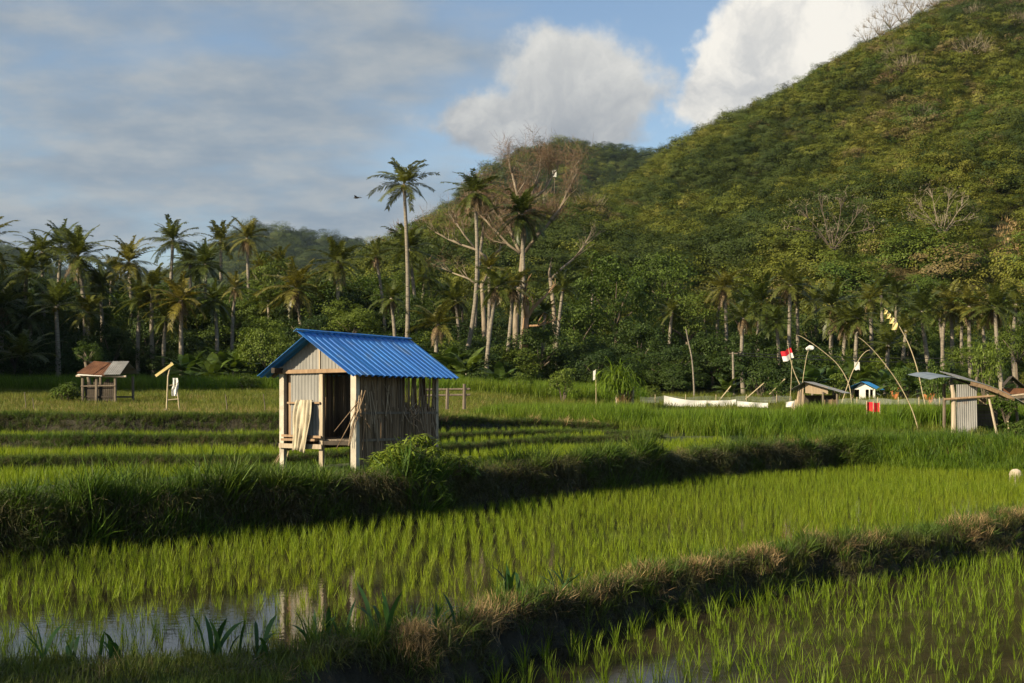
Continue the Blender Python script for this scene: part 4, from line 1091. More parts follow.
lb('roof', 'zinc', lambda b: b.sheet(corr((.36, -.32, H1 + .03), (1.15, -.3, H1 + .03), (.18, .75, H1 + .64), .1, .02, prof='sin'), .004))
lb('roof', 'grey_sheet', lambda b: b.sheet(corr((1.0, 1.6, H1 + .1), (-.9, 1.6, H1 + .1), (.9, .78, H1 + .62), .1, .02, prof='sin'), .004))
lb('roof_lining', 'white_wall', lambda b: b.sheet([[(-.95, -.32, H1 + .02), (-.95, -.2, H1 + .07)], [(.3, -.36, H1 - .03), (.3, -.24, H1 + .02)]], .01))
leaf_bush('leafy_bush', (lp.x - 1.6, lp.y + .4, gz(lp)), .8, 1.2, 150, .22, 'tree_mid', 'dark bush hugging the left post of the rusty roofed hut', 15)

# ------------------------------------------------------------------ scarecrow pole frame
sp_ = W(170, 400, 45); sz = gz(sp_)
sc_ = thing('pole_frame', (sp_.x, sp_.y, sz), 'rickety bird scaring pole frame with a tilted pale board and rag in the left meadow', 'pole frame')
zt = lambda y: (HY - y)*45/F - sz
xx = lambda p: (p - 170)*45/F
b = MB(); b.tube([(xx(166), 0, -.2), (xx(168), 0, zt(376)), (xx(171), .05, zt(362))], [.03, .028, .02], 6); b.build('pole', M['bamboo'], sc_)
b = MB(); b.tube([(xx(180), .1, -.2), (xx(176), .1, zt(385)), (xx(174), .1, zt(378))], [.026, .024, .02], 6); b.build('pole', M['bamboo'], sc_)
b = MB(); b.tube([(xx(167), 0, zt(400)), (xx(178), .1, zt(399))], .022, 6); b.build('rung', M['bamboo'], sc_)
b = MB(); b.tube([(xx(167), 0, zt(386)), (xx(176), .1, zt(384))], .016, 6); b.build('rung', M['bamboo'], sc_)
b = MB(); b.beam((xx(156), -.05, zt(376)), (xx(173), 0, zt(363.5)), .03, .09); b.build('board', M['yellow_cloth'], sc_)
b = MB(); b.sheet([[(xx(174.5) + .02*math.sin(t*6) + u*.10, .08 + .04*math.sin(u*5 + t*4), zt(378) - t*.62) for t in np.linspace(0, 1, 7)] for u in np.linspace(-1, 1, 5)], .006); b.build('rag', M['white_cloth'], sc_)
b = MB(); b.blob((xx(165), -.05, .10), (.10, .10, .20), 4); b.build('stump', M['timber'], sc_)

# ------------------------------------------------------------------ grey hut at the right
gp = W(816, 400, 62); gzv = gz(gp); gh = thing('field_hut', (gp.x, gp.y, gzv), 'low weathered hut with grey sheet roof beside the leaning flagpole', 'hut', None, R(-12))
def gb(name, mat, fn): mb = MB(); fn(mb); return mb.build(name, M[mat], gh)
zt = lambda y: (HY - y)*62/F - gzv
ze, zr = zt(393), zt(381.5)
gb('roof', 'grey_sheet', lambda b: b.sheet(corr((-.55, -.35, zr), (-.10, 1.5, zr), (1.25, -.35, ze), .12, .02, prof='sin'), .005))
gb('roof_slope', 'grey_sheet', lambda b: b.sheet(corr((-.10, 1.5, zr), (-.55, -.35, zr), (-.75, 1.5, ze + .15), .12, .02, prof='sin'), .005))
gb('gable_panel', 'reed_light', lambda b: b.sheet([[(-.50, -.1, ze + .0), (-.50, -.1, zr - .06)], [(.05, -.1, ze - .05), (.05, -.1, zr - .16)], [(.55, -.1, ze - .05), (.55, -.1, ze + .26)]], .02))
for x, y in ((-.72, -.1), (.32, -.2), (.98, .0), (-.6, 1.5), (.95, 1.5)): gb('post', 'timber_grey', lambda b, x=x, y=y: b.tube([(x, y, -.3), (x, y, ze + (.05 if x < .5 else -.02))], .055, 7))
gb('reed_wall', 'reed', lambda b: [b.beam((.40 + i*.05, .0, -.1), (.40 + i*.05 + rr.uniform(-.01, .01), .0, ze - .28 + rr.uniform(-.05, .02)), .045, .014, up=(0, 1, 0)) for i in range(13)])
gb('reed_screen', 'reed_light', lambda b: [b.beam((-1.25 + i*.045 + rr.uniform(-.03, .03), -.2 + rr.uniform(-.05, .05), -.2), (-1.05 + i*.035 + rr.uniform(-.06, .06), -.1, zt(390) + rr.uniform(-.25, .2) - .55*abs(i - 9)/9*(i < 9)), .05, .02, up=(0, 1, 0)) for i in range(14)])
gb('back_wall', 'dark', lambda b: b.box(-.6, .95, 1.4, 1.44, 0, ze - .1))

# small hut with blue roof and white wall
bp = W(864, 400, 84); bzv = gz(bp); bh = thing('field_hut', (bp.x, bp.y, bzv), 'tiny white walled hut with light blue roof between the bent bamboo poles', 'hut', None, R(-16))
def bb(name, mat, fn): mb = MB(); fn(mb); return mb.build(name, M[mat], bh)
zt = lambda y: (HY - y)*84/F - bzv
ze, zr = zt(389.5), zt(381.5)
M['light_blue'] = surf_mat('light_blue_sheet', [(.3,(.03,.19,.45)), (.7,(.05,.26,.55))], 2, rough=.5, bump=.03)
bb('roof', 'light_blue', lambda b: b.sheet(corr((-.15, -.3, zr), (.30, 2.0, zr), (.85, -.3, ze), .12, .02, prof='sin'), .006))
bb('roof_slope', 'light_blue', lambda b: b.sheet(corr((.30, 2.0, zr), (-.15, -.3, zr), (-.78, 2.0, ze + .02), .12, .02, prof='sin'), .006))
bb('wall', 'white_wall', lambda b: (b.box(-.30, .10, -.02, .06, -.2, ze + .02), b.add([(-.62, .0, ze), (.62, .0, ze), (-.13, .0, zr - .05), (-.62, .05, ze), (.62, .05, ze), (-.13, .05, zr - .05)], [(0,1,2), (5,4,3), (0,3,4,1), (1,4,5,2), (2,5,3,0)])))
bb('side_wall', 'white_wall', lambda b: b.box(.55, .62, .1, 1.8, -.2, ze))
bb('back_wall', 'dark', lambda b: b.box(-.6, .55, 1.7, 1.76, -.2, ze))
for x in (-.70, .34, .66): bb('post', 'timber_red' if x < 0 else 'white_wall', lambda b, x=x: b.box(x - .035, x + .035, -.06, .01, -.2, ze + .03))
bb('awning', 'bluegrey_sheet', lambda b: b.sheet([[(.62, .1, ze - .12), (.62, 1.2, ze - .12)], [(1.05, .1, ze - .38), (1.05, 1.2, ze - .38)]], .02))

rc = W(873, 400, 51); z0 = gz(rc)
zt = lambda y: (HY - y)*51/F
b = MB(); b.sheet([[(rc.x + (-.27 + .54*u), rc.y + .04*math.sin(u*9), zt(402.5) - .36*t + .02*math.sin(u*6)) for t in np.linspace(0, 1, 5)] for u in np.linspace(0, 1, 9)], .02)
rt = thing('cloth_screen', (rc.x, rc.y, z0), 'small bright red cloth hung on stakes in front of the tiny blue roofed hut', 'cloth'); me = b.mesh('cloth', M['red_cloth'])
for v in me.vertices: v.co -= Vector((rc.x, rc.y, z0))
link('cloth', me, rt)
for dx in (-.26, .0, .26):
    b = MB(); b.tube([(dx, -.05, -.1), (dx, -.05, zt(401) - z0)], .02, 6); b.build('stake', M['bamboo'], rt)

# ------------------------------------------------------------------ iron fronted hut at the far right
rp = W(950, 400, 47); rzv = gz(rp); rh = thing('field_hut', (rp.x, rp.y, rzv), 'open sided hut with tall grey corrugated iron panel and sagging roof at the right edge', 'hut', None, R(-4))
def rb(name, mat, fn): mb = MB(); fn(mb); return mb.build(name, M[mat], rh)
rx = lambda p: (p - 950)*47/F
zt = lambda y: (HY - y)*47/F - rzv
rb('iron_panel', 'zinc', lambda b: b.sheet(corr((rx(957), -.02, -.25), (rx(976.5), -.03, -.25), (rx(956), -.02, zt(384.5)), .076, .012, prof='sin'), .004))
rb('post', 'timber', lambda b: b.tube([(rx(954), 0, -.3), (rx(953.5), 0, zt(394)), (rx(952), 0, zt(385))], [.10, .085, .07], 8))
rb('post', 'timber', lambda b: b.tube([(rx(995.5), -.25, -.3), (rx(990), -.1, zt(410)), (rx(986.5), .0, zt(392))], [.045, .042, .035], 7))
rb('post', 'timber_grey', lambda b: b.tube([(rx(1019), .1, -.3), (rx(1015), .1, zt(402))], .05, 7))
rb('post', 'timber_grey', lambda b: b.tube([(rx(960), 2.2, -.3), (rx(960), 2.2, zt(383))], .06, 7))
rb('post', 'timber_grey', lambda b: b.tube([(rx(1012), 2.2, -.3), (rx(1012), 2.2, zt(398))], .06, 7))
rb('beam', 'timber_red', lambda b: b.tube([(rx(943.5), -.12, zt(399.5)), (rx(1007), -.10, zt(395))], .045, 7))
def sag(px0, px1, y0, y1, mid, n=9):
    return [(rx(px0 + (px1 - px0)*t), zt(y0 + (y1 - y0)*t - mid*math.sin(t*math.pi))) for t in np.linspace(0, 1, n)]
prof = sag(958, 1026, 377.5, 406, 4.5)
rb('roof', 'zinc', lambda b: b.sheet([[(x, y, z + .11*y + .010*math.sin(k*1.57)) for k, y in enumerate(np.linspace(-.45, 2.6, 30))] for x, z in prof], .015))
rb('roof_lining', 'timber_red', lambda b: b.sheet([[(x + .03, -.40, z - .075), (x + .03, -.36, z - .20), (x + .03, 1.0, z - .06), (x+.03, 2.5, z + .14)] for x, z in prof[1:7]], .02))
rb('roof_slope', 'bluegrey_sheet', lambda b: b.sheet([[(x, y, z - .06 + .10*(y + .2)*.7) for y in np.linspace(-.2, 3.2, 4)] for x, z in [(rx(958), zt(377.3)), (rx(950), zt(375.5)), (rx(938), zt(375.8)), (rx(929), zt(378))]], .015))
rb('back_wall', 'timber_grey', lambda b: [b.box(rx(979), rx(1013), 2.0 - .01*(i % 2), 2.03, zt(427) + i*.12, zt(427) + i*.12 + .11) for i in range(7)])
rb('side_wall', 'timber_grey', lambda b: [b.box(rx(979), rx(979) + .02, .3 + i*.17, .3 + i*.17 + .16, -.1, zt(404)) for i in range(10)])
rb('shelf', 'timber', lambda b: b.box(rx(986), rx(1006), 1.7, 1.98, zt(405), zt(404)))
for i, px in enumerate((993, 998.5, 1002)):
    b = MB(); b.blob((0, 0, .1), (.08, .08, .13), 30 + i); p = Vector((rp.x + rx(px), rp.y + 1.78, rzv + zt(404)))
    o = b.build('sack', M['reed_light']); o.location = p; setp(o, ('small tan sack at the left end of the shelf inside the iron fronted hut', 'middle tan sack on the shelf inside the iron fronted hut', 'small tan sack at the right end of the shelf inside the iron fronted hut')[i], 'sack')
sp2 = W(1006, 436, 46); 
leaf_bush('leafy_bush', (sp2.x + .15, 46.4, gz(Vector((sp2.x, 46.4, 0))) + .45), .42, 1.1, 150, .16, 'tree_mid', 'dark green vine bush in the opening of the iron fronted hut', 17)
leaf_bush('leafy_bush', (W(1016, 400, 44.5).x, 44.5, gz(W(1016, 400, 44.5))), .55, .8, 150, .15, 'tree_mid', 'dark weedy bush at the right edge in front of the iron fronted hut', 18)
for px, py0, Y, lab in ((1008, 420, 45, 'short leaning garden stake before the dark vine at the right edge'),):
    p = W(px, 400, Y); z = gz(p); b = MB(); b.tube([(p.x + .05, p.y, z - .1), (p.x, p.y, z + .75)], .03, 6); setp(b.build('stake', M['bamboo']), lab, 'stake')
# dark roofed shed behind
kp = W(1010, 400, 66); kz = gz(kp); kh = thing('shed', (kp.x, kp.y, kz), 'dark roofed shed behind the iron fronted hut at the right edge', 'shed', None, R(-8))
def kb(name, mat, fn): mb = MB(); fn(mb); return mb.build(name, M[mat], kh)
zt = lambda y: (HY - y)*66/F - kz
kb('roof', 'dark', lambda b: b.sheet([[(-.45, -.4, zt(387)), (-.1, 2.0, zt(387))], [(.05, -.4, zt(376)), (.4, 2, zt(376))], [.0 and 0 or (.75, -.4, zt(388)), (1.1, 2, zt(388))]], .03))
kb('wall', 'rust', lambda b: b.box(-.40, 1.2, .0, .08, zt(394), zt(388.3)))
kb('wall', 'timber_grey', lambda b: b.box(-.35, .8, .1, .2, -.2, zt(394)))
kb('post', 'timber', lambda b: b.box(-.52, -.42, -.1, .0, -.2, zt(382)))
kb('rail', 'timber', lambda b: b.tube([(-.9, -.2, zt(398)), (1.2, -.2, zt(393))], .05, 6))

# ------------------------------------------------------------------ bent bamboo poles, flag, netting, sheets
def pole(name, pts, Y, r0, r1, label, cat, mat='bamboo', zlow=True):
    r0 *= .65; r1 *= .7
    P_ = [W(px, py, Y) for px, py in pts]
    base = P_[0].copy(); zb = gz(base); base.z = min(base.z, zb + .0)
    t = thing(name, base, label, cat)
    # smooth through the points
    q = []
    for i in range(len(P_) - 1):
        p0, p1, p2, p3 = P_[max(i-1, 0)], P_[i], P_[i+1], P_[min(i+2, len(P_)-1)]
        for k in range(6):
            u = k/6; q.append(.5*((2*p1) + (p2-p0)*u + (2*p0-5*p1+4*p2-p3)*u*u + (3*p1-p0-3*p2+p3)*u**3))
    q.append(P_[-1]); q[0] = Vector((base.x, base.y, min(base.z, zb) - .15))
    b = MB(); b.tube([p - base for p in q], [r0 + (r1 - r0)*i/(len(q)-1) for i in range(len(q))], 6); b.build('pole', M[mat], t)
    return t, base
pole('bamboo_pole', [(852, 408), (849, 385), (838, 365), (820, 349), (804, 338), (797, 335)], 70, .045, .02, 'bent bamboo pole arching left above the grey roofed hut', 'bamboo pole')
t, bs = pole('bamboo_pole', [(841, 405), (845, 393), (852, 373), (860, 358), (866, 351.5), (870, 350)], 69, .04, .02, 'short bent bamboo pole arching right with a white rag, crossing its neighbour', 'bamboo pole')
b = MB(); o0 = W(857, 362, 69) - bs; b.sheet([[o0 + Vector((u*.14, .02*math.sin(t_*5), -t_*.42 + .03*math.sin(u*4))) for t_ in np.linspace(0, 1, 5)] for u in np.linspace(-1, 1, 5)], .01); b.build('rag', M['white_cloth'], t)
pole('bamboo_pole', [(919, 438), (917, 425), (910, 405), (897, 381), (880, 358), (866, 343), (858, 337)], 48, .035, .014, 'long bent bamboo pole arching left in front of the tall grass', 'bamboo pole')
t, bs = pole('bamboo_pole', [(927, 412), (923, 395), (917, 368), (909, 345), (899, 326), (890, 314), (884, 308)], 62, .05, .02, 'tall bent bamboo pole with a yellow woven banner near its tip', 'bamboo pole')
b = MB()
for k, (px, py, w) in enumerate(((887, 311.5, .12), (890, 315, .15), (893, 319, .18), (896, 324, .22))):
    o0 = W(px, py, 62) - bs
    b.sheet([[o0 + Vector((-.05 + u*w*.55 - .05*t_, -.06 + .02*math.sin(u*3 + t_*4), -t_*w*1.5 + .05)) for t_ in np.linspace(0, 1, 5)] for u in np.linspace(-1, 1, 5)], .012)
b.build('banner', M['yellow_cloth'], t)
t, bs = pole('flagpole', [(800, 385), (795, 374), (791, 362), (789, 350), (788, 345)], 63, .035, .018, 'leaning flagpole with a red and white flag above the grey roofed hut', 'flagpole')
fo = W(792, 352, 63) - bs
def flag_grid(t0, t1):
    g = []
    for u in np.linspace(0, 1, 11):
        col_ = []
        for t_ in np.linspace(t0, t1, 4):
            col_.append(fo + Vector((-.05 - .50*u - .0*t_ + .14*t_, .05*math.sin(u*7), .20 - .22*u - .48*t_ + .03*math.sin(u*8))))
        g.append(col_)
    return g
b = MB(); b.sheet(flag_grid(0, .5), .006); fl = b.build('flag_red_band', M['red_cloth'], t)
b = MB(); b.sheet(flag_grid(.5, 1), .006); b.build('flag_white_band', M['white_cloth'], t)
t, bs = pole('bamboo_pole', [(802, 388), (804, 372), (807, 355), (810, 347)], 66, .03, .016, 'straight thin pole with a white rag on top behind the grey roofed hut', 'bamboo pole')
b = MB(); o0 = W(810, 348, 66) - bs; b.blob(o0, (.16, .10, .13), 8, amp=.3); b.build('rag', M['white_cloth'], t)
pole('bamboo_pole', [(790, 400), (791, 385), (792, 360)], 66, .025, .02, 'thin upright green pole left of the leaning flagpole', 'bamboo pole')
pole('bare_pole', [(694, 402), (694, 388), (692, 360), (688, 340), (686, 329)], 84, .10, .05, 'bare grey leaning pole standing behind the white sheets', 'pole', 'bark_palm')

def sheet_thing(x0, x1, ytop, ybot, Y, label, sagv, seed, mat='white_cloth'):
    rg_ = random.Random(seed); g = []
    for i in range(13):
        u = i/12; px = x0 + (x1 - x0)*u
        a = ytop[0] + (ytop[1] - ytop[0])*u + sagv*math.sin(u*math.pi); c = ybot[0] + (ybot[1] - ybot[0])*u
        A = W(px, a, Y); B = W(px, max(c, a + 1.5), Y)
        g.append([A + (B - A)*t_ + Vector((0, .03*math.sin(u*9 + t_*2), 0)) for t_ in (0, .33, .66, 1)])
    b = MB(); b.sheet(g, .01); o = b.build('sheet', M[mat]); setp(o, label, 'plastic sheet')
sheet_thing(664, 706, (395.5, 400.5), (406, 407), 73, 'long white plastic sheet with a raised left corner standing in the tall grass', 1.6, 1)
sheet_thing(704, 736, (400.5, 399.5), (407, 406), 73.2, 'middle white plastic sheet between the two other sheets in the tall grass', .5, 2)
sheet_thing(737, 768, (401, 403), (406.5, 408), 72, 'short low white plastic sheet at the right end of the row in the tall grass', .3, 3)
sheet_thing(786, 800, (402, 399), (407, 407), 63.5, 'grey white plastic scrap at the foot of the grey roofed hut', .6, 4)
# netting behind the sheets: posts and fine net
def net_mat():
    m, nt, N, L = new_mat('pale_fishing_net')
    out = N.new('ShaderNodeOutputMaterial'); d = N.new('ShaderNodeBsdfDiffuse'); d.inputs['Color'].default_value = (.34, .36, .33, 1)
    t = N.new('ShaderNodeBsdfTransparent'); mx = N.new('ShaderNodeMixShader')
    geo = N.new('ShaderNodeNewGeometry'); no = N.new('ShaderNodeTexNoise'); no.inputs['Scale'].default_value = 1.4; no.inputs['Detail'].default_value = 5; L.new(geo.outputs['Position'], no.inputs['Vector'])
    mr = N.new('ShaderNodeMapRange'); mr.inputs[1].default_value = .3; mr.inputs[2].default_value = .7; mr.inputs[3].default_value = .06; mr.inputs[4].default_value = .26
    L.new(no.outputs['Fac'], mr.inputs[0]); L.new(mr.outputs[0], mx.inputs[0]); L.new(t.outputs[0], mx.inputs[1]); L.new(d.outputs[0], mx.inputs[2]); L.new(mx.outputs[0], out.inputs[0])
    return m
M['net'] = net_mat()
def net(px0, px1, ytop, ybot, Y0, Y1, label, posts):
    A, B = W(px0, 400, Y0), W(px1, 400, Y1); t = thing('net_fence', (A.x, A.y, gz(A)), label, 'net fence'); b = MB(); g = []
    for i in range(25):
        u = i/24; Y = Y0 + (Y1 - Y0)*u; px = px0 + (px1 - px0)*u
        tp = W(px, ytop + .8*math.sin(u*25), Y) - t.location; bt = W(px, ybot, Y) - t.location; g.append([tp, (tp + bt)/2 + Vector((0, .05, 0)), bt])
    b.sheet(g, .004); b.build('net', M['net'], t)
    for k in range(posts):
        u = (k + .5)/posts; Y = Y0 + (Y1 - Y0)*u; px = px0 + (px1 - px0)*u; tp = W(px, ytop - 2, Y) - t.location; bt = W(px, ybot + 6, Y) - t.location
        p_ = MB(); p_.tube([bt, tp], .022, 6); p_.build('post', M['bamboo'], t)
net(640, 792, 396.5, 403, 76, 76, 'pale net fence behind the row of white plastic sheets', 5)
net(826, 950, 399, 404.5, 68, 58, 'pale net fence along the tall grass in front of the tiny blue roofed hut', 6)
for i, (a, c, lab) in enumerate((((722, 397), (731, 386), 'pale stick leaning right behind the white plastic sheets'), ((752, 391), (764, 383), 'short leaning stick at the foot of the utility pole'), ((776, 386), (785, 379), 'leaning stick between the utility pole and the flagpole'))):
    p0, p1 = W(*a, 78), W(*c, 78); b = MB(); b.tube([p0 - Vector((.4, 0, .5)), p1], .035, 6); setp(b.build('stick', M['bamboo']), lab, 'stick')
# utility pole and wires
up_ = W(734, 400, 88); uz = gz(up_); ut = thing('utility_pole', (up_.x, up_.y, uz), 'short utility pole with long sagging wires in front of the dark trees', 'utility pole')
zt = lambda y: (HY - y)*88/F - uz
b = MB(); b.tube([(0, 0, -.4), (-.08, 0, zt(352))], [.09, .07], 8); b.build('pole', M['bark_palm'], ut)
b = MB(); b.beam((-.35, 0, zt(353.5)), (.25, 0, zt(353.5)), .06, .07); b.build('crossarm', M['timber_grey'], ut)
for dz, ye, sg in ((353, 356.5, .25), (355, 359.5, .35)):
    E = W(1080, ye, 96) - up_ ; E.z = (HY - ye)*96/F - uz; S_ = Vector((.1, 0, zt(dz)))
    b = MB(); b.tube([S_ + (E - S_)*u - Vector((0, 0, sg*4*u*(1-u))) for u in np.linspace(0, 1, 15)], .022, 4); b.build('wire', M['cable'], ut)

# pale stone on the bank at the right
st_p = W(1016, 477, 35.3); b = MB(); b.blob((0, 0, .08), (.16, .14, .20), 3, 12, 9, .12); o = b.build('stone', M['stone'], None, True); o.location = (st_p.x, st_p.y, float(terrain(st_p.x, st_p.y)) + .06)
setp(o, 'pale rounded stone at the right edge of the rice paddy', 'stone')

# mast on the wooded spur
mp_ = W(554.5, 187, 248); mt = thing('mast', mp_ - Vector((0, 0, 3.5)), 'small white box on a thin mast on the wooded hill behind the bare tree', 'mast')
b = MB(); b.tube([(0, 0, -2), (0, 0, 5.5)], .07, 6); b.build('pole', M['timber_grey'], mt)
b = MB(); b.box(-.35, .35, -.3, .3, 5.4, 6.7); b.build('box', M['white_wall'], mt)

# flying bird
bp_ = W(357, 198, 70); bt_ = thing('bird', bp_, 'small dark bird flying in front of the grey clouds', 'bird', None, R(70))
b = MB(); b.tube([(0, -.17, 0), (0, -.10, .01), (0, 0, .015), (0, .10, .01), (0, .15, .02), (0, .185, .015), (0, .215, .01)], [.012, .03, .05, .042, .03, .026, .004], 8); b.build('body', M['feather'], bt_, True)
for s in (-1, 1):
    b = MB(); b.sheet([[(s*.03, .07, .02), (s*.03, -.05, .02)], [(s*.16, .09, .09), (s*.16, -.05, .08)], [(s*.30, .02, .10), (s*.30, -.06, .09)], [(s*.38, -.05, .08), (s*.38, -.075, .078)]], .008); b.build('wing', M['feather'], bt_)
b = MB(); b.sheet([[(-.015, -.15, 0), (-.05, -.28, .0)], [(.015, -.15, 0), (.05, -.28, .0)]], .006); b.build('tail', M['feather'], bt_)

# broad leaved weeds on the near bank
weeds = [(44, 672, 3, .34, 'three stiff dark blades standing at the bottom left corner of the bank'), (72, 668, 2, .26, 'single broad blade right of the three dark blades at the bottom left'),
         (112, 652, 4, .26, 'small four leaved weed on the left bank before the open water'), (205, 640, 3, .32, 'slender weed with a leaf bent left against the bright water'),
         (229, 634, 2, .30, 'thin upright two leaved weed beside the open water'), (258, 642, 5, .36, 'bushy dark weed with five broad blades left of the hut reflection'),
         (316, 636, 3, .26, 'weed with a drooping tip just right of the hut reflection'), (336, 628, 4, .32, 'dark weed leaning right beyond the hut reflection'),
         (386, 648, 5, .42, 'large broad leaved weed leaning right with a pale curled leaf on the bank'), (443, 630, 6, .30, 'clump of dark blades on the bank left of the dry stubble'),
         (513, 604, 6, .36, 'upright dark green clump among the rice behind the middle of the bank'), (560, 602, 6, .34, 'bright green grassy weed where the dry stubble begins')]
for i, (px, py, n, h, lab) in enumerate(weeds):
    Y = 11.0
    for _ in range(12):
        X_ = (px - CX)*Y/F; Y = float(b0(X_)) + .12 - (.25 if px > 380 and px < 400 else 0)
    z = float(terrain(X_, Y))
    rg_ = np.random.default_rng(70 + i)
    v, q = blades(rg_, n + 2, h*1.4, .036, .045, .36, .55, 5, .3, strap=True)
    o = link('weed_plant', np_mesh('weed_plant', v, q, mat=M['weed'], smooth=True)); o.location = (X_, Y, z); setp(o, lab, 'weed')
# ------------------------------------------------------------------ coconut palms
def frond(rg, az, el, L_, droop, nst=26, width=.21, dry=False):
    d = np.array([math.cos(az)*math.cos(el), math.sin(az)*math.cos(el), math.sin(el)])
    p = np.array([0, 0, 0.]); out = np.array([math.cos(az), math.sin(az), 0])
    sd0 = np.array([-math.sin(az), math.cos(az), 0]); tw = rg.normal(0, .35)
    V, Q = [], []; n = 0; e = el; pts = []
    for k in range(nst + 1):
        pts.append((p.copy(), e)); st = L_/nst
        p = p + st*(out*math.cos(e) + np.array([0, 0, math.sin(e)])); e -= droop*(.35 + 1.5*k/nst)/nst
        e = max(e, -1.5)
    for k in range(nst):
        a, b = pts[k][0], pts[k+1][0]; w = .022*(1 - .8*k/nst)
        V += [a - sd0*w, a + sd0*w, b + sd0*w*.9, b - sd0*w*.9]; Q.append((n, n+1, n+2, n+3)); n += 4
        t = (k + .5)/nst
        if t < .10: continue
        l_ = width*(math.sin(min(1, .25 + t*1.1)*math.pi*.92)**.6 + .12)*(.85 + .3*rg.random())
        fw = out*math.cos(pts[k][1]) + np.array([0, 0, math.sin(pts[k][1])]); upv = np.cross(fw, sd0)
        if upv[2] < 0: upv = -upv
        for s in (-1, 1):
            if rg.random() < .06: continue
            hang = (.30 + .50*rg.random()) if not dry else 1.3
            dr = sd0*s*math.cos(tw*s) + fw*(.55 + .3*t) + upv*(.25 + tw*s*.5); dr /= np.linalg.norm(dr)
            m = a + dr*l_*.5; tip = a + dr*l_ + np.array([0, 0, -hang*l_*.6]); w2 = .015 + .010*rg.random()
            V += [a - fw*w2*.6, a + fw*w2*.6, m + fw*w2 + np.array([0, 0, -hang*l_*.12]), m - fw*w2 + np.array([0, 0, -hang*l_*.12])]
            Q.append((n, n+1, n+2, n+3)); V += [m - fw*w2 + np.array([0, 0, -hang*l_*.12]), m + fw*w2 + np.array([0, 0, -hang*l_*.12]), tip + fw*w2*.2, tip - fw*w2*.2]; Q.append((n+4, n+5, n+6, n+7)); n += 8
    return np.array(V), np.array(Q)

def palm_crown(seed, n=24, young=False, wind=0.0, lo=-.75):
    rg = np.random.default_rng(seed); parts = []
    for i in range(n):
        t = i/(n - 1); az = i*2.4 + rg.normal(0, .25)
        el = 1.45 - (1.45 - lo)*t**1.05 + rg.normal(0, .10)
        parts.append(frond(rg, az, el, (.78 + .30*math.sin(t*2.6))*(.88 + .24*rg.random()), (.55 + .55*rg.random())*(1.1 - .2*t)))
    return join(*parts)
def dry_skirt(seed, n=6):
    rg = np.random.default_rng(seed)
    return join(*[frond(rg, rg.random()*6.28, -.75 - .5*rg.random(), .55 + .35*rg.random(), .9, 14, .16, True) for i in range(n)])
CR = [np_mesh('palm_crown', *palm_crown(s, n, lo=lo), mat=M['palm']) for s, n, lo in ((1, 24, -.75), (2, 20, -.6), (3, 27, -.9), (4, 17, -.45), (5, 25, -.8), (6, 16, -.3))]
CRY = np_mesh('palm_crown', *palm_crown(11, 20, lo=-.7), mat=M['palm_yellow'])
CRL = np_mesh('palm_crown', *palm_crown(12, 16, lo=.0), mat=M['palm'])
SK = [np_mesh('dry_fronds', *dry_skirt(s, n), mat=M['palm_dry']) for s, n in ((21, 5), (22, 8), (23, 12))]
nutb = MB()
for i in range(11):
    a = i*2.4; nutb.blob((.075*math.cos(a), .075*math.sin(a), -.09 - .03*(i % 3)), (.034, .034, .042), i, 7, 5, .05)
NUT = nutb.mesh('coconuts', M['palm_yellow'], True)

GROUND_Z = lambda X, Y: float(terrain(X, Y))
def hill_z(X, Y): return GROUND_Z(X, Y)
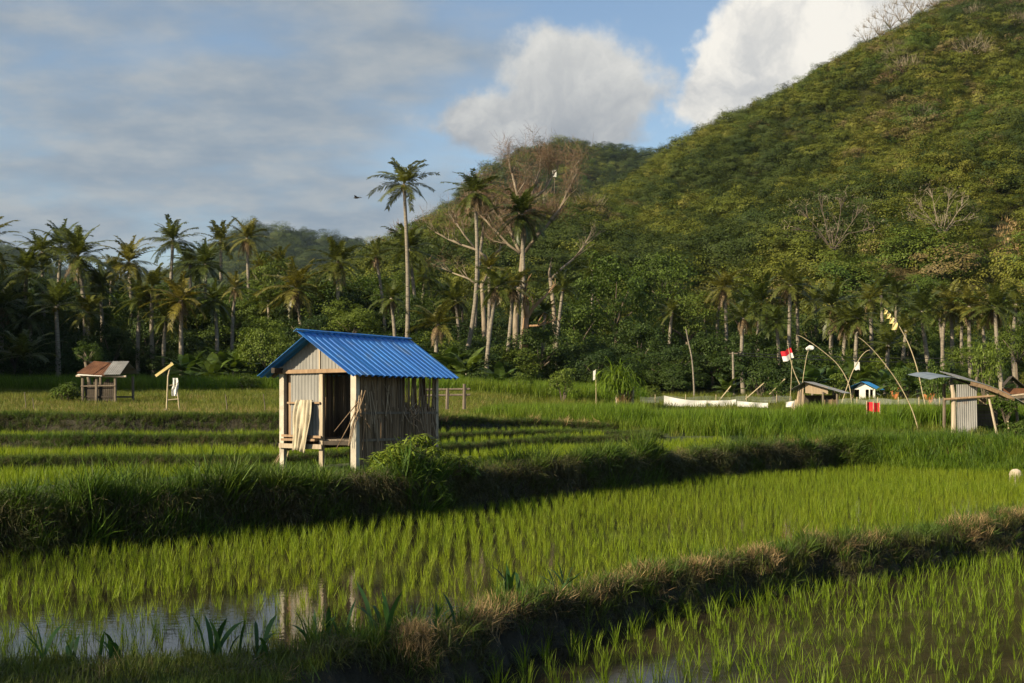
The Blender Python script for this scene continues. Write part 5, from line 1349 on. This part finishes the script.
# crown px, crown py, crown radius px, base px, base py (where the stem meets the growth), distance, crown kind, skirt, label
PALMS = [
 (-16,240,34,-14,380,96,0,0,'coconut palm at the left frame edge, only its right hand frond tips in view'),
 (61,246,30,64,385,112,2,0,'tall palm with pale wind blown top just behind the bright left palm'),
 (78,256,36,81,385,98,4,1,'big bright topped palm standing tallest of the left edge cluster'),
 (27,270,31,26,385,104,0,0,'dark round palm left of the tall bright topped palm'),
 (4,306,30,3,385,95,1,1,'lower palm with pale fronds at the left frame edge'),
 (56,306,32,58,385,92,5,0,'low palm with wide sweeping fronds above the rusty roofed hut, left side'),
 (129,262,30,128,385,108,2,0,'dark full crowned palm between the bright topped palm and the yellow palm'),
 (152,287,27,155,372,96,3,1,'pale drooping palm with slender stem left of the yellow palm'),
 (173,240,27,175,385,116,1,0,'tall palm against the grey sky above the yellow palm'),
 (181,300,31,182,350,94,6,1,'yellow fronded palm in the left forest'),
 (205,264,28,207,385,112,2,0,'dark bushy palm directly right of the yellow palm'),
 (221,241,24,222,385,120,3,0,'distant open crowned palm left of the slim white stemmed palm'),
 (247,238,24,252,300,112,1,1,'slim palm with long white stem against the dark distant hill'),
 (235,288,18,234,385,100,3,1,'small low palm under the slim white stemmed palm'),
 (24,357,34,18,398,88,7,0,'young stemless palm with one bright arching frond at the lower left'),
 (296,288,33,298,390,104,2,1,'broad heavy palm above the left end of the blue roof'),
 (338,262,30,342,345,106,0,1,'full crowned palm with straight pale stem above the middle of the blue roof'),
 (376,256,18,382,352,108,3,2,'palm with dry brown fronds and a crooked stem left of the tallest palm'),
 (391,298,22,391,350,98,1,1,'lower palm with dry hanging fronds in front of the crooked stemmed palm'),
 (404,184,30,405,392,102,1,0,'tallest straight palm rising high into the sky behind the blue roof'),
 (409,249,33,412,390,110,0,0,'dark palm whose crown sits halfway up the tallest palm'),
 (438,324,27,438,385,94,5,1,'low palm with spreading fronds right of the tallest palm'),
 (475,192,28,457,392,96,1,1,'tall palm with long curved stem left of the bare pale tree'),
 (485,214,22,476,385,112,2,1,'second dark palm crown close behind the curved stemmed palm'),
 (522,214,30,518,385,98,2,1,'dark palm growing in the middle of the bare pale tree'),
 (497,287,26,486,388,92,0,1,'dark palm with bent thin stem in front of the bare tree trunk'),
 (489,268,20,483,385,104,3,0,'small palm with thin pale stem left of the bare tree trunk'),
 (513,288,24,502,352,96,4,1,'dark palm leaning right against the bare tree trunk'),
 (563,288,21,557,343,102,3,0,'small palm with curved white stem right of the bare tree trunk'),
 (592,270,17,592,385,126,3,0,'small distant palm on the slope right of the bare tree'),
 (725,287,25,727,336,106,0,1,'palm with hanging yellowish fronds above the bare leaning pole'),
 (720,296,20,722,330,110,3,1,'thin twin palm stem half hidden left of the yellowish fronded palm'),
 (761,302,31,762,342,100,2,1,'wide drooping palm left of the tall palm behind the flag'),
 (790,285,26,787,372,98,1,1,'tall palm directly behind the flag, left stem of a pair'),
 (797,292,20,798,372,101,3,0,'second stem of the pair behind the flag, crown half hidden'),
 (832,306,31,829,372,99,4,2,'palm with dry brown skirt behind the grey roofed hut'),
 (846,322,24,843,372,96,0,1,'low palm with a leaning stem right of the dry skirted palm'),
 (870,300,25,870,345,104,1,1,'palm with short white stem above the tiny blue roofed hut'),
 (881,289,22,881,326,114,3,0,'distant small palm above the yellow banner'),
 (897,296,22,899,332,110,0,1,'palm directly right of the yellow banner tip'),
 (921,311,30,933,370,96,1,0,'large palm with a thick stem leaning to the left, right of the yellow banner'),
 (888,345,28,887,392,92,5,0,'low palm spreading its fronds below the yellow banner'),
 (951,303,26,951,376,98,2,1,'palm with two close straight stems behind the iron fronted hut'),
 (945,312,20,947,376,102,3,0,'thin palm just left of the straight stemmed palm behind the iron fronted hut'),
 (969,306,26,972,368,97,1,1,'palm right of the straight stemmed pair, pale stem behind the hut roof'),
 (962,318,18,964,368,108,3,0,'thin white stemmed palm between two bigger palms at the right'),
 (981,314,21,983,358,104,0,1,'medium palm second from the right edge'),
 (995,307,29,1003,376,95,4,1,'rightmost big palm with stem leaning left'),
 (914,318,18,918,366,118,3,0,'thin distant palm behind the large leaning palm'),
 (672,312,20,673,372,104,1,0,'palm half hidden among the trees left of the bare leaning pole'),
 (705,306,20,706,372,108,2,0,'palm half hidden among the trees right of the bare leaning pole'),
 (743,318,22,744,380,94,5,1,'low palm directly above the utility pole'),
 (776,322,20,775,380,95,0,0,'low palm just left of the flag'),
 (815,300,22,815,372,106,3,0,'palm right of the stem pair behind the flag'),
 (858,318,22,857,380,95,2,1,'low palm above the crossing bent bamboo poles'),
 (906,330,20,905,380,94,5,0,'low palm right of the yellow banner pole'),
 (937,300,22,940,372,104,0,0,'palm between the large leaning palm and the straight stemmed pair'),
 (1016,304,24,1018,372,98,1,0,'palm cut by the right frame edge'),

 (42,252,26,43,380,106,1,0,'palm between the dark round palm and the tall bright topped palm'),
 (112,272,22,113,380,112,3,0,'smaller palm tucked left of the dark full crowned palm'),
 (140,300,24,139,380,96,4,0,'low shaded palm under the dark full crowned palm'),
 (190,262,22,192,380,120,0,0,'distant palm between the tall sky palm and the dark bushy palm'),
 (214,300,24,213,380,96,2,0,'low shaded palm right of the yellow palm'),
 (262,268,20,263,380,118,4,0,'distant palm right of the slim white stemmed palm'),
 (30,318,24,32,380,94,4,0,'low dark palm above the far left stakes'),
 (88,312,24,90,380,95,0,0,'low palm directly above the rusty roof'),
 (166,318,22,167,380,94,2,0,'low dark palm above the tilted pale board'),
 (280,262,18,281,380,122,3,0,'distant palm in front of the far blue hill'),
 (100,286,24,100,380,100,2,0,'shaded palm between the bright topped palm and the slender pale palm'),
 (268,300,20,269,372,106,1,0,'small palm left of the broad heavy palm near the blue roof'),
 (318,296,22,318,372,110,3,0,'thin palm between the two big palms above the blue roof'),
 (356,300,20,358,372,112,0,0,'small dark palm left of the crooked stemmed palm'),
 (425,276,22,426,372,114,2,0,'dark palm right of the tallest palm stem'),
 (455,300,22,455,372,104,4,1,'palm left of the long curved stem'),
 (545,312,18,545,372,98,3,0,'small palm between the forked ochre trunk and the curved white stem'),
]
GP = 'coconut palms along the forest edge'
for i, (cx_, cy_, rp_, bx_, by_, Y, kind, sk, lab) in enumerate(PALMS):
    top = W(cx_, cy_, Y); base = W(bx_, 400, Y); zb = GROUND_Z(base.x, Y) - .3; base.z = zb
    # continue the visible lean down to the ground
    t = thing('coconut_palm', base, lab, 'palm tree', GP); rg_ = random.Random(i)
    h = top - base; rad = rp_*Y/F
    bow = Vector((rg_.uniform(-.055, .055)*h.z, 0, 0))
    if 'curved' in lab or 'bent' in lab: bow = Vector(((-.06 if cx_ < 480 else .03)*h.z*(-1), 0, 0))
    if 'crooked' in lab: bow = Vector((.05*h.z, 0, 0))
    pts = []; rads = []
    if kind != 7:
        nseg = 9
        for k in range(nseg + 1):
            u = k/nseg; pts.append(Vector((h.x*u, h.y*u, h.z*u)) + bow*math.sin(u*math.pi)*(1 - .3*u)); rads.append((.20 - .075*u + .10*max(0, .12 - u)/.12)*(.75 + .5*min(1, rad/2.6))*.85)
        b = MB(); b.tube(pts, rads, 8); b.build('trunk', M['bark_palm'], t, True)
    me = CRY if kind == 6 else CRL if kind == 7 else CR[kind]
    c = link('crown', me, t); c.location = h; c.scale = (rad*1.18,)*3; c.rotation_euler = (rg_.uniform(-.08, .08), rg_.uniform(-.08, .08), rg_.uniform(0, 6.28))
    if sk:
        d = link('dry_fronds', SK[sk], t); d.location = h; d.scale = (rad*1.05,)*3; d.rotation_euler = (0, 0, rg_.uniform(0, 6.28))
    if kind not in (7,) and sk != 2:
        d = link('coconuts', NUT, t); d.location = h; d.scale = (rad*1.0,)*3; d.rotation_euler = (0, 0, rg_.uniform(0, 6.28))

# ------------------------------------------------------------------ broadleaf trees one can tell apart
def tree(cx_, cy_, rx_, ry_, Y, kind, label, name='broadleaf_tree', cat='tree', bark='bark', group='broadleaf trees of the forest edge', seed=0):
    c = W(cx_, cy_, Y); zb = GROUND_Z(c.x, Y) - .2; t = thing(name, (c.x, Y, zb), label, cat, group)
    rx, rz = rx_*Y/F, ry_*Y/F; rg_ = random.Random(seed + int(cx_)); hh = c.z - zb
    b = MB()
    fork = max(.3, hh - rz*.65)
    b.tube([(0, 0, -.2), (rg_.uniform(-.1, .1), 0, fork*.5), (rg_.uniform(-.2, .2), 0, fork)], [max(.10, rx*.055), max(.09, rx*.05), max(.07, rx*.04)], 8)
    for k in range(6):
        a = k*1.05 + rg_.uniform(0, .5); r = rx*rg_.uniform(.45, .75)
        e = Vector((math.cos(a)*r, math.sin(a)*r, hh + rz*rg_.uniform(-.2, .4))); m_p = Vector((e.x*.45, e.y*.45, fork + (e.z - fork)*.55))
        b.tube([(0, 0, fork - .1), m_p, e], [max(.06, rx*.03), max(.04, rx*.02), .02], 6)
    b.build('trunk', M[bark], t, True)
    o = link('crown', TREE_MESH[kind], t); o.location = (0, 0, hh); o.scale = (rx, rx, rz*1.25); o.rotation_euler = (0, 0, rg_.uniform(0, 6.28))
    return t
for i, a in enumerate([
 (14,342,34,34,96,0,'dark leafy tree at the left frame edge under the palms'),
 (50,348,34,28,99,0,'low dark tree behind the left end of the meadow'),
 (104,300,34,34,112,0,'tall dark tree under the dark full crowned palm'),
 (112,348,30,28,96,1,'dark tree directly behind the rusty roofed hut'),
 (150,340,30,32,101,0,'dark tree behind the slender stemmed pale palm'),
 (204,330,32,34,104,1,'dark tree below and right of the yellow palm'),
 (232,318,26,24,108,2,'mid green tree under the slim white stemmed palm'),
 (270,282,26,32,112,2,'tall round tree with shiny leaves against the dark distant hill'),
 (267,350,29,32,88,4,'bright yellow green tree left of the blue roof'),
 (312,335,30,24,98,1,'dark tree behind the left half of the blue roof'),
 (352,322,30,20,94,4,'bright green low tree above the middle of the blue roof'),
 (360,300,24,22,116,3,'olive tree behind the crooked stemmed palm'),
 (425,300,30,30,116,3,'olive green tree behind the tallest palm stem'),
 (455,345,30,26,104,1,'dark tree between the blue roof and the curved stemmed palm'),
 (462,290,26,30,120,5,'olive brown tree behind the curved stemmed palm'),
 (540,350,36,28,96,1,'dark tree at the foot of the bare pale tree'),
 (578,330,34,34,108,2,'leafy tree right of the bare tree trunk'),
 (615,300,44,48,114,2,'largest dense green tree in the middle of the forest'),
 (662,288,38,36,118,3,'rounded green tree right of the largest dense tree'),
 (640,345,36,28,100,1,'dark tree behind the grassy pandanus clump'),
 (598,368,26,22,94,1,'low dark tree left of the grassy pandanus clump'),
 (688,322,32,30,106,2,'green tree above the bare leaning pole'),
 (672,365,30,22,95,1,'dark low tree behind the white sheets, left side'),
 (714,358,32,28,97,1,'dark low tree right of the bare leaning pole'),
 (752,352,34,24,97,1,'dark tree behind the utility pole wires'),
 (742,312,26,26,112,2,'mid green tree between the two drooping palms'),
 (812,335,26,26,106,1,'dark tree behind the stem pair of the flag palms'),
 (862,335,26,24,108,2,'mid green tree behind the bent bamboo poles'),
 (908,345,24,22,106,1,'dark tree behind the large leaning palm stem'),
 (976,356,30,14,88,4,'lush bright green tree above the iron fronted hut roof'),
 (1018,348,24,22,92,3,'olive tree at the right frame edge above the dark shed'),
 (88,354,15,12,61,3,'small yellowish tree rising behind the rusty roof'),
 (1012,318,26,26,108,3,'tree behind the rightmost big palm at the frame edge'),
]): tree(*a, seed=i)

for (tx, ty, d_, r_, h_, lab) in ((-3.6, 9.4, 22, 2.6, 10.6, 'unseen broadleaf tree added left of the camera to shade the near bank'), (-9.2, 15.2, 20, 2.4, 9.6, 'unseen broadleaf tree added far left of the camera to shade the hut bank')):
    x_, y_ = tx + SUN_DIR.x*d_, ty + SUN_DIR.y*d_; zb = GROUND_Z(x_, y_) - .1  # added trees out of view, set sunward so their shadows reach the banks
    t = thing('broadleaf_tree', (x_, y_, zb), lab, 'tree', 'broadleaf trees of the forest edge'); hh = -1.9 + d_*math.tan(SUN_EL) - zb
    b = MB(); b.tube([(0, 0, 0), (.1, 0, hh*.5), (0, .1, hh)], [.25, .2, .08], 8); b.build('trunk', M['bark'], t, True)
    o = link('crown', TREE_MESH[2], t); o.location = (0, 0, hh); o.scale = (r_, r_, r_*.9)
# shrubs along the foot of the forest
SHR = [np_mesh('shrub_crown', *crown(np.random.default_rng(60 + k), 30, 50, clump=.34, size=.15), mat=M[m]) for k, m in enumerate(('tree_mid', 'tree_light', 'tree_dark', 'bush'))]
for i, (px, py, r, Y, k, lab) in enumerate((
 (12,385,16,84,2,'dark shrub at the left frame edge of the meadow'), (45,384,14,82,0,'green shrub left of the rusty roofed hut'), (140,386,14,84,0,'green shrub between the rusty roofed hut and the pole frame'),
 (190,384,15,80,0,'leafy shrub right of the pole frame'), (222,384,14,82,1,'light green shrub in front of the banana plants'), (246,382,13,78,1,'yellowish shrub just left of the blue roofed hut'),
 (478,380,13,82,2,'dark shrub right of the blue roofed hut'), (522,383,12,80,0,'small shrub at the foot of the bare tree'), (563,382,15,76,1,'round bright shrub with dead stalks left of the grassy clump'),
 (650,392,12,82,0,'shrub left of the white sheets'), (760,378,16,86,2,'dark shrub below the sagging wires'), (776,390,12,78,0,'green shrub left of the flag hut'), (905,382,16,80,0,'shrub below the yellow banner pole'),
 (838,384,13,84,1,'light shrub between the grey roofed hut and the tiny blue roofed hut'), (938,385,15,60,0,'shrub left of the iron fronted hut under its bluish roof'), (985,368,16,74,1,'bright shrub above the roof of the iron fronted hut'))):
    c = W(px, py, Y); zb = GROUND_Z(c.x, Y); t = thing('shrub', (c.x, Y, zb - .1), lab, 'shrub', 'shrubs along the edge of the field'); rad = r*Y/F
    h = max(rad*.6, c.z - zb); b = MB()
    for a in range(5): b.tube([(0, 0, 0), (.25*rad*math.cos(a*1.3), .25*rad*math.sin(a*1.3), h*.6), (.55*rad*math.cos(a*1.3), .55*rad*math.sin(a*1.3), h*1.1)], [.04, .03, .015], 5)
    b.build('stem', M['bark'], t); o = link('foliage', SHR[k], t); o.location = (0, 0, h); o.scale = (rad, rad, max(rad*.8, h)); o.rotation_euler = (0, 0, i*1.1)

# ------------------------------------------------------------------ banana plants
def banana_leaves(seed, n=13):
    rg = np.random.default_rng(seed); V, Q = [], []; nn = 0
    for i in range(n):
        az = i*2.4 + rg.normal(0, .2); el = 1.35 - 1.1*(i/(n-1)) + rg.normal(0, .1); L_ = .75 + .35*rg.random(); w = .17 + .05*rg.random()
        out = np.array([math.cos(az), math.sin(az), 0]); sd = np.array([-math.sin(az), math.cos(az), 0]); p = np.zeros(3); e = el; ns = 9
        P_ = []
        for k in range(ns + 1): P_.append((p.copy(), e)); p = p + L_/ns*(out*math.cos(e) + np.array([0, 0, math.sin(e)])); e -= (1.0 + .5*rg.random())*(.3 + k/ns)/ns*1.3
        for k in range(1, ns):
            a, b = P_[k][0], P_[k+1][0]; t0, t1 = k/ns, (k+1)/ns; w0 = w*math.sin(min(1, t0*1.05)*math.pi)**.5; w1 = w*max(.05, math.sin(min(1, t1*1.0)*math.pi))**.5
            for s in (-1, 1):
                dz = np.array([0, 0, -.25 - .2*rg.random()])
                q0 = a; q1 = b if rg.random() > .25 else a + (b - a)*.75
                V += [q0, q1, q1 + (sd*s + dz*.6)*w1, q0 + (sd*s + dz*.6)*w0]; Q.append((nn, nn+1, nn+2, nn+3)); nn += 4
    return np.array(V), np.array(Q)
BAN = [np_mesh('banana_leaves', *banana_leaves(s), mat=M['banana']) for s in (1, 2, 3)]
for i, (px, pt, Y, h, lab, dead) in enumerate((
 (190,352,90,2.6,'banana plant with drooping pale leaves right of the pole frame',0), (212,356,88,2.3,'low banana plant in front of the dark left trees',0), (233,350,90,2.8,'banana plant with broad leaves left of the bright yellow green tree',0),
 (448,348,92,2.8,'banana plant rising behind the right end of the blue roof',0), (466,352,90,2.6,'banana plant with upright leaves right of the blue roof',0), (500,368,88,1.9,'dark banana plant below the bare tree trunk',0),
 (812,362,84,2.2,'banana plant behind the grey roofed hut',0), (833,364,86,2.0,'pale leaved banana plant right of the grey roofed hut',0), (857,362,90,2.4,'banana plant behind the tiny blue roofed hut',0),
 (884,366,88,2.2,'banana plant with a rust coloured dead leaf right of the tiny blue roofed hut',1), (900,366,84,2.1,'banana plant under the yellow banner pole',1), (917,372,80,1.9,'banana plant with an upright rust leaf left of the iron fronted hut',1),
 (934,374,76,1.7,'banana plant with orange dead leaf close to the iron fronted hut',1), (728,378,88,1.7,'small banana plant behind the white sheets',0))):
    c = W(px, pt, Y); zb = GROUND_Z(c.x, Y); t = thing('banana_plant', (c.x, Y, zb - .1), lab, 'banana plant', 'banana plants at the forest edge')
    hh = max(.5, (c.z - zb)*.5); b = MB(); b.tube([(0, 0, 0), (.05, 0, hh*.5), (0, .03, hh)], [.12, .10, .05], 8); b.build('trunk', M['bark_palm'], t, True)
    o = link('leaves', BAN[i % 3], t); o.location = (0, 0, hh - .1); o.scale = (h*1.0,)*3; o.rotation_euler = (0, 0, i*1.7)
    if dead:
        b = MB(); s = 1 if i % 2 else -1; b.sheet([[(s*(.25 + .25*t_) + u*.14*(1 - t_*.5), -.5 - .1*t_, hh*.95 - t_*.9 + .05*math.sin(u*5)) for t_ in np.linspace(0, 1, 6)] for u in np.linspace(-1, 1, 4)], .01); b.build('dead_leaf', M['orange_leaf'], t)

# grassy clump with a stubby brown trunk in the tall grass
cp = W(625, 400, 68); cz = gz(cp); ct = thing('pandanus_clump', (cp.x, cp.y, cz - .1), 'grassy topped clump with stubby brown stems standing in the tall grass', 'clump')
zt = lambda y: (HY - y)*68/F - cz
rg_ = np.random.default_rng(8); parts = []
for k in range(18):
    v, q = blades(rg_, 15, 2.5, .075, .06, .85, .95, 6, .45); ang = rg_.random()*6.28; off = np.array([math.cos(ang)*.62*rg_.random() - .12, math.sin(ang)*.5*rg_.random(), zt(393) + rg_.random()*1.0]); parts.append((v + off, q))
v, q = join(*parts); link('leaves', np_mesh('leaves', v, q, mat=M['tall']), ct)
for k in range(9):
    x = -.42 + k*.10; b = MB(); b.tube([(x*.9, rg_.normal(0, .12), -.1), (x, rg_.normal(0, .1), zt(400)), (x*1.15, rg_.normal(0, .1), zt(390) + .3*rg_.random())], [.09, .075, .05], 7); b.build('stem', M['bark_orange'] if k % 2 else M['timber'], ct, True)
v, q = join(*[(lambda vq: (vq[0]*np.array([1, 1, -.8]) + np.array([rg_.uniform(-.45, .4), rg_.uniform(-.3, .1), zt(394)]), vq[1]))(blades(rg_, 10, .8, .04, .04, .4, .6, 3)) for k in range(10)])
link('dry_leaves', np_mesh('dry_leaves', v, q, mat=M['straw']), ct)
rgp = W(595, 372, 70); b = MB(); b.sheet([[(rgp.x + u*.10, rgp.y, rgp.z + .1 - .5*t_ + .05*u) for t_ in np.linspace(0, 1, 4)] for u in np.linspace(-1, .3, 4)], .01)
fr = thing('rag_pole', (rgp.x, rgp.y, gz(rgp)), 'white rag on a thin stick left of the grassy topped clump', 'rag'); me = b.mesh('rag', M['white_cloth'])
for v_ in me.vertices: v_.co -= fr.location
link('rag', me, fr); b = MB(); b.tube([(.06, .03, -.1), (.05, .03, rgp.z + .15 - fr.location.z)], .02, 5); b.build('stick', M['bamboo'], fr)
cz_ = W(470, 400, 1)

# ------------------------------------------------------------------ bare trees
def bare_tree(base, limbs, label, Y, bark, twig_mat, twig_spots, r0, seed=0, nsub=2, cat='bare tree', depth=3, name='bare_tree', twn=60):
    """limbs: lists of photo-guided joints (px, py, depth offset); sub branches grow from them"""
    rg_ = random.Random(seed); B0 = W(base[0], 400, Y); B0.z = GROUND_Z(B0.x, Y) - .3; t = thing(name, B0, label, cat)
    b = MB(); tips = []
    def grow(p, d, l_, r, dep):
        m_p = p + d*l_*.5 + Vector((rg_.uniform(-1,1), rg_.uniform(-1,1), rg_.uniform(-.4,1)))*l_*.12
        d2 = (d + Vector((rg_.uniform(-1,1), rg_.uniform(-1,1), rg_.uniform(-.2,.9)))*.35).normalized(); e = m_p + d2*l_*.5
        b.tube([p, m_p, e], [r, r*.75, r*.45], 5)
        tips.append(e)
        if dep > 0:
            for k in range(nsub):
                s = m_p if k == 0 else e
                d3 = (d2 + Vector((rg_.uniform(-1,1), rg_.uniform(-1,1), rg_.uniform(-.3,.9)))*.7).normalized(); grow(s, d3, l_*rg_.uniform(.5, .8), r*.5, dep - 1)
    for limb in limbs:
        P_ = [W(px, py, Y) - B0 + Vector((0, dy, 0)) for px, py, dy, _ in limb]; rads = [x[3] for x in limb]
        if limb[0][1] >= 340: P_[0].z = 0
        b.tube(P_, rads, 8)
        for i in range(1, len(P_)):
            d = (P_[i] - P_[i-1]).normalized()
            if rads[i] < r0*.75:
                for k in range(2):
                    d3 = (d + Vector((rg_.uniform(-1,1), rg_.uniform(-1,1), rg_.uniform(-.2,.9)))*.75).normalized()
                    grow(P_[i], d3, (P_[i] - P_[i-1]).length*rg_.uniform(.35, .6) + .3, rads[i]*.6, depth)
        grow(P_[-1], (P_[-1] - P_[-2]).normalized(), .9, rads[-1], depth)
    b.build('trunk', M[bark], t, True)
    if twig_mat:
        rn = np.random.default_rng(seed); C = np.array([tuple(x) for x in tips]); idx = rn.integers(0, len(C), twn*max(1, len(C)//6)); p = C[idx] + rn.normal(0, .35, (len(idx), 3))
        d = rn.normal(0, 1, (len(idx), 3)) + np.array([0, 0, .7]); d /= np.linalg.norm(d, axis=1, keepdims=True); sd = np.cross(d, rn.normal(0, 1, d.shape)); sd /= np.linalg.norm(sd, axis=1, keepdims=True); w = .008; l_ = .8*rn.random((len(idx), 1)) + .25
        v = np.stack([p - sd*w, p + sd*w, p + d*l_ + sd*w*.5, p + d*l_ - sd*w*.5], 1).reshape(-1, 3)
        link('twigs', np_mesh('twigs', v, np.arange(len(v)).reshape(-1, 4), mat=M[twig_mat]), t)
    return t
bare_tree((518, 355), [
 [(516,352,0,.32),(516,318,0,.26),(519,290,0,.22),(522,262,0,.19),(523,240,0,.15)],
 [(523,258,0,.15),(514,240,.4,.12),(510,228,.6,.13),(498,214,.8,.10),(486,198,1,.07)],
 [(523,244,0,.14),(520,220,-.5,.14),(517,196,-1,.11),(512,176,-1.2,.07)],
 [(524,244,0,.14),(527,215,.5,.14),(533,190,.8,.11),(540,168,1,.07)],
 [(525,252,0,.14),(536,238,-.5,.14),(548,226,-1,.12),(560,210,-1.4,.09),(570,188,-1.6,.06)],
 [(524,256,0,.12),(508,244,.3,.10),(494,228,.5,.08),(480,214,.6,.05)],
 [(530,200,.5,.12),(545,188,.8,.09),(554,172,1,.06)]],
 'big leafless pale tree with reddish twigs towering behind the blue roofed hut', 101, 'bark_pale', 'twig', None, .22, 3, twn=75)
bare_tree((527, 355), [
 [(524,352,0,.30),(525,335,0,.26),(526,318,0,.22)],
 [(526,320,0,.16),(533,308,.3,.13),(541,300,.5,.10),(549,292,.7,.06)],
 [(526,318,0,.14),(524,304,-.3,.10),(525,292,-.3,.07)],
 [(527,326,0,.10),(538,326,-.4,.08),(546,324,-.5,.05)]],
 'short forked ochre tree trunk right of the big leafless tree', 97, 'bark_orange', None, None, .2, 5, depth=1)
bare_tree((486, 355), [
 [(486,352,0,.24),(484,320,0,.22),(482,285,0,.18),(492,262,0,.15)],
 [(492,262,0,.13),(476,249,.5,.11),(462,244,.8,.09),(448,238,1,.06),(434,230,1.2,.04)],
 [(476,249,.5,.09),(464,234,.7,.07),(456,222,.8,.04)],
 [(484,290,0,.10),(468,278,.5,.08),(452,272,.6,.04)]],
 'smaller bare tree with pale branches reaching left over the palms', 108, 'bark_pale', 'twig', None, .14, 8, depth=2, twn=30)
bare_tree((560, 355), [
 [(556,352,0,.22),(554,310,0,.18),(550,278,0,.14)],
 [(550,280,0,.12),(562,268,.3,.10),(574,258,.5,.08),(582,250,.8,.06),(588,238,1,.04)],
 [(574,258,.5,.07),(584,246,0,.05),(592,240,-.3,.03)]],
 'slim bare tree with a branch sweeping right beyond the big leafless tree', 106, 'bark_pale', None, None, .12, 9, depth=2)
def slope_tree(px, py, Y, H_, seed, label, bark, tw):
    """bare tree on the hillside"""
    k = 11 if False else 0
    s = F/Y; top = py - H_*s
    rk = .6
    limbs = [[(px,py,0,.18*H_/9),(px+.2*s,py-.35*H_*s,0,.09*H_/9),(px-.1*s,py-.6*H_*s,0,.10*H_/9)]]
    for d_, f in ((-.45,.85),(-.2,1.0),(.15,1.0),(.42,.9),(.55,.7),(-.55,.68)): limbs.append([(px,py-.42*H_*s,0,.09*H_/9),(px+d_*.5*H_*s*.8,py-.66*H_*s,d_,.06*H_/9),(px+d_*H_*s*.8,py-f*H_*s,d_*2,.03*H_/9)])
    B0 = W(px, py, Y)
    rg_ = random.Random(seed); t = thing('bare_tree', B0, label, 'bare tree'); b = MB(); tips = []
    for limb in limbs:
        P_ = [W(a, c, Y) - B0 + Vector((0, dy, 0)) for a, c, dy, _ in limb]
        if limb is limbs[0]: P_[0].z -= 2
        b.tube(P_, [x[3] for x in limb], 6)
        for q_ in (1, 1, 2, 2):
            if limb is limbs[0]: break
            d = (Vector((rg_.uniform(-1,1), rg_.uniform(-1,1), rg_.uniform(0,1))) + (P_[2]-P_[1]).normalized()).normalized(); s0 = P_[q_-1] + (P_[q_]-P_[q_-1])*rg_.random(); e = s0 + d*H_*rg_.uniform(.14, .26)
            b.tube([s0, e], [.045*H_/9, .015], 4); tips.append(e)
        for k in range(5):
            d = ((P_[-1]-P_[-2]).normalized() + Vector((rg_.uniform(-1,1), rg_.uniform(-1,1), rg_.uniform(-.2,1)))*.6).normalized(); e = P_[-1] + d*H_*.16; b.tube([P_[-1], e], [.05*H_/9, .02], 4); tips.append(e)
    b.build('trunk', M[bark], t)
    rn = np.random.default_rng(seed); C = np.array([tuple(x) for x in tips]); idx = rn.integers(0, len(C), 420); p = C[idx] + rn.normal(0, H_*.07, (420, 3)); d = rn.normal(0, 1, (420, 3)) + np.array([0, 0, .6]); d /= np.linalg.norm(d, axis=1, keepdims=True); sd = np.cross(d, rn.normal(0, 1, d.shape)); sd /= np.linalg.norm(sd, axis=1, keepdims=True); w = .022; l_ = H_*.06*(rn.random((420, 1)) + .4)
    v = np.stack([p - sd*w, p + sd*w, p + d*l_ + sd*w*.5, p + d*l_ - sd*w*.5], 1).reshape(-1, 3); link('twigs', np_mesh('twigs', v, np.arange(len(v)).reshape(-1, 4), mat=M[tw]), t)

def on_hill(px, py):
    """distance at which the ray of (px,py) meets the big hill"""
    c = np.argmin(np.abs((CX + F*hX/hY)[0] - px)); col_y = HY - F*hZ[:70, c]/hY[:70, c]
    k = int(np.argmin(np.abs(col_y - py))); return float(hY[k, c])
for px, py, H_, lab, bk, tw in ((833, 282, 9, 'bare grey tree with level branches on the lower hillside above the flag', 'bark', 'twig_grey'), (942, 264, 8, 'pale spreading leafless tree on the hillside above the yellow banner', 'bark_pale', 'twig_grey')):
    Y = on_hill(px, py) - 1.5; slope_tree(px, py, Y, H_, int(px), lab, bk, tw)
# row of bare trees on the skyline
for k, (px, H_) in enumerate(((868, 9), (880, 10), (890, 11), (901, 10), (911, 11), (922, 10), (934, 9), (948, 10))):
    c = int(np.argmin(np.abs((CX + F*hX/hY)[69] - px))); p = Vector((hX[68, c], hY[68, c], hZ[68, c])); py = HY - F*p.z/p.y
    pl = ('lowest and leftmost', 'second from the left', 'third from the left', 'fourth from the left', 'fifth from the left', 'sixth from the left', 'seventh from the left', 'topmost, right hand')[k]
    slope_tree(px, py, p.y, H_, 900 + k, pl + ' pale bare tree of the skyline row on the hill', 'bark_pale', 'twig_grey')

# ------------------------------------------------------------------ air
hzb = MB(); hzb.box(-1400, 1400, -80, 1700, float(GZ.min()) - 1.5, 330)
hm, nt, N, L = new_mat('evening_haze')
out = N.new('ShaderNodeOutputMaterial'); pv = N.new('ShaderNodeVolumePrincipled')
pv.inputs['Color'].default_value = (.62, .80, 1.0, 1); pv.inputs['Density'].default_value = .00005; pv.inputs['Anisotropy'].default_value = .2
L.new(pv.outputs[0], out.inputs['Volume'])
hzo = hzb.build('haze', hm); setp(hzo, kind='stuff', label='thin blue evening haze')
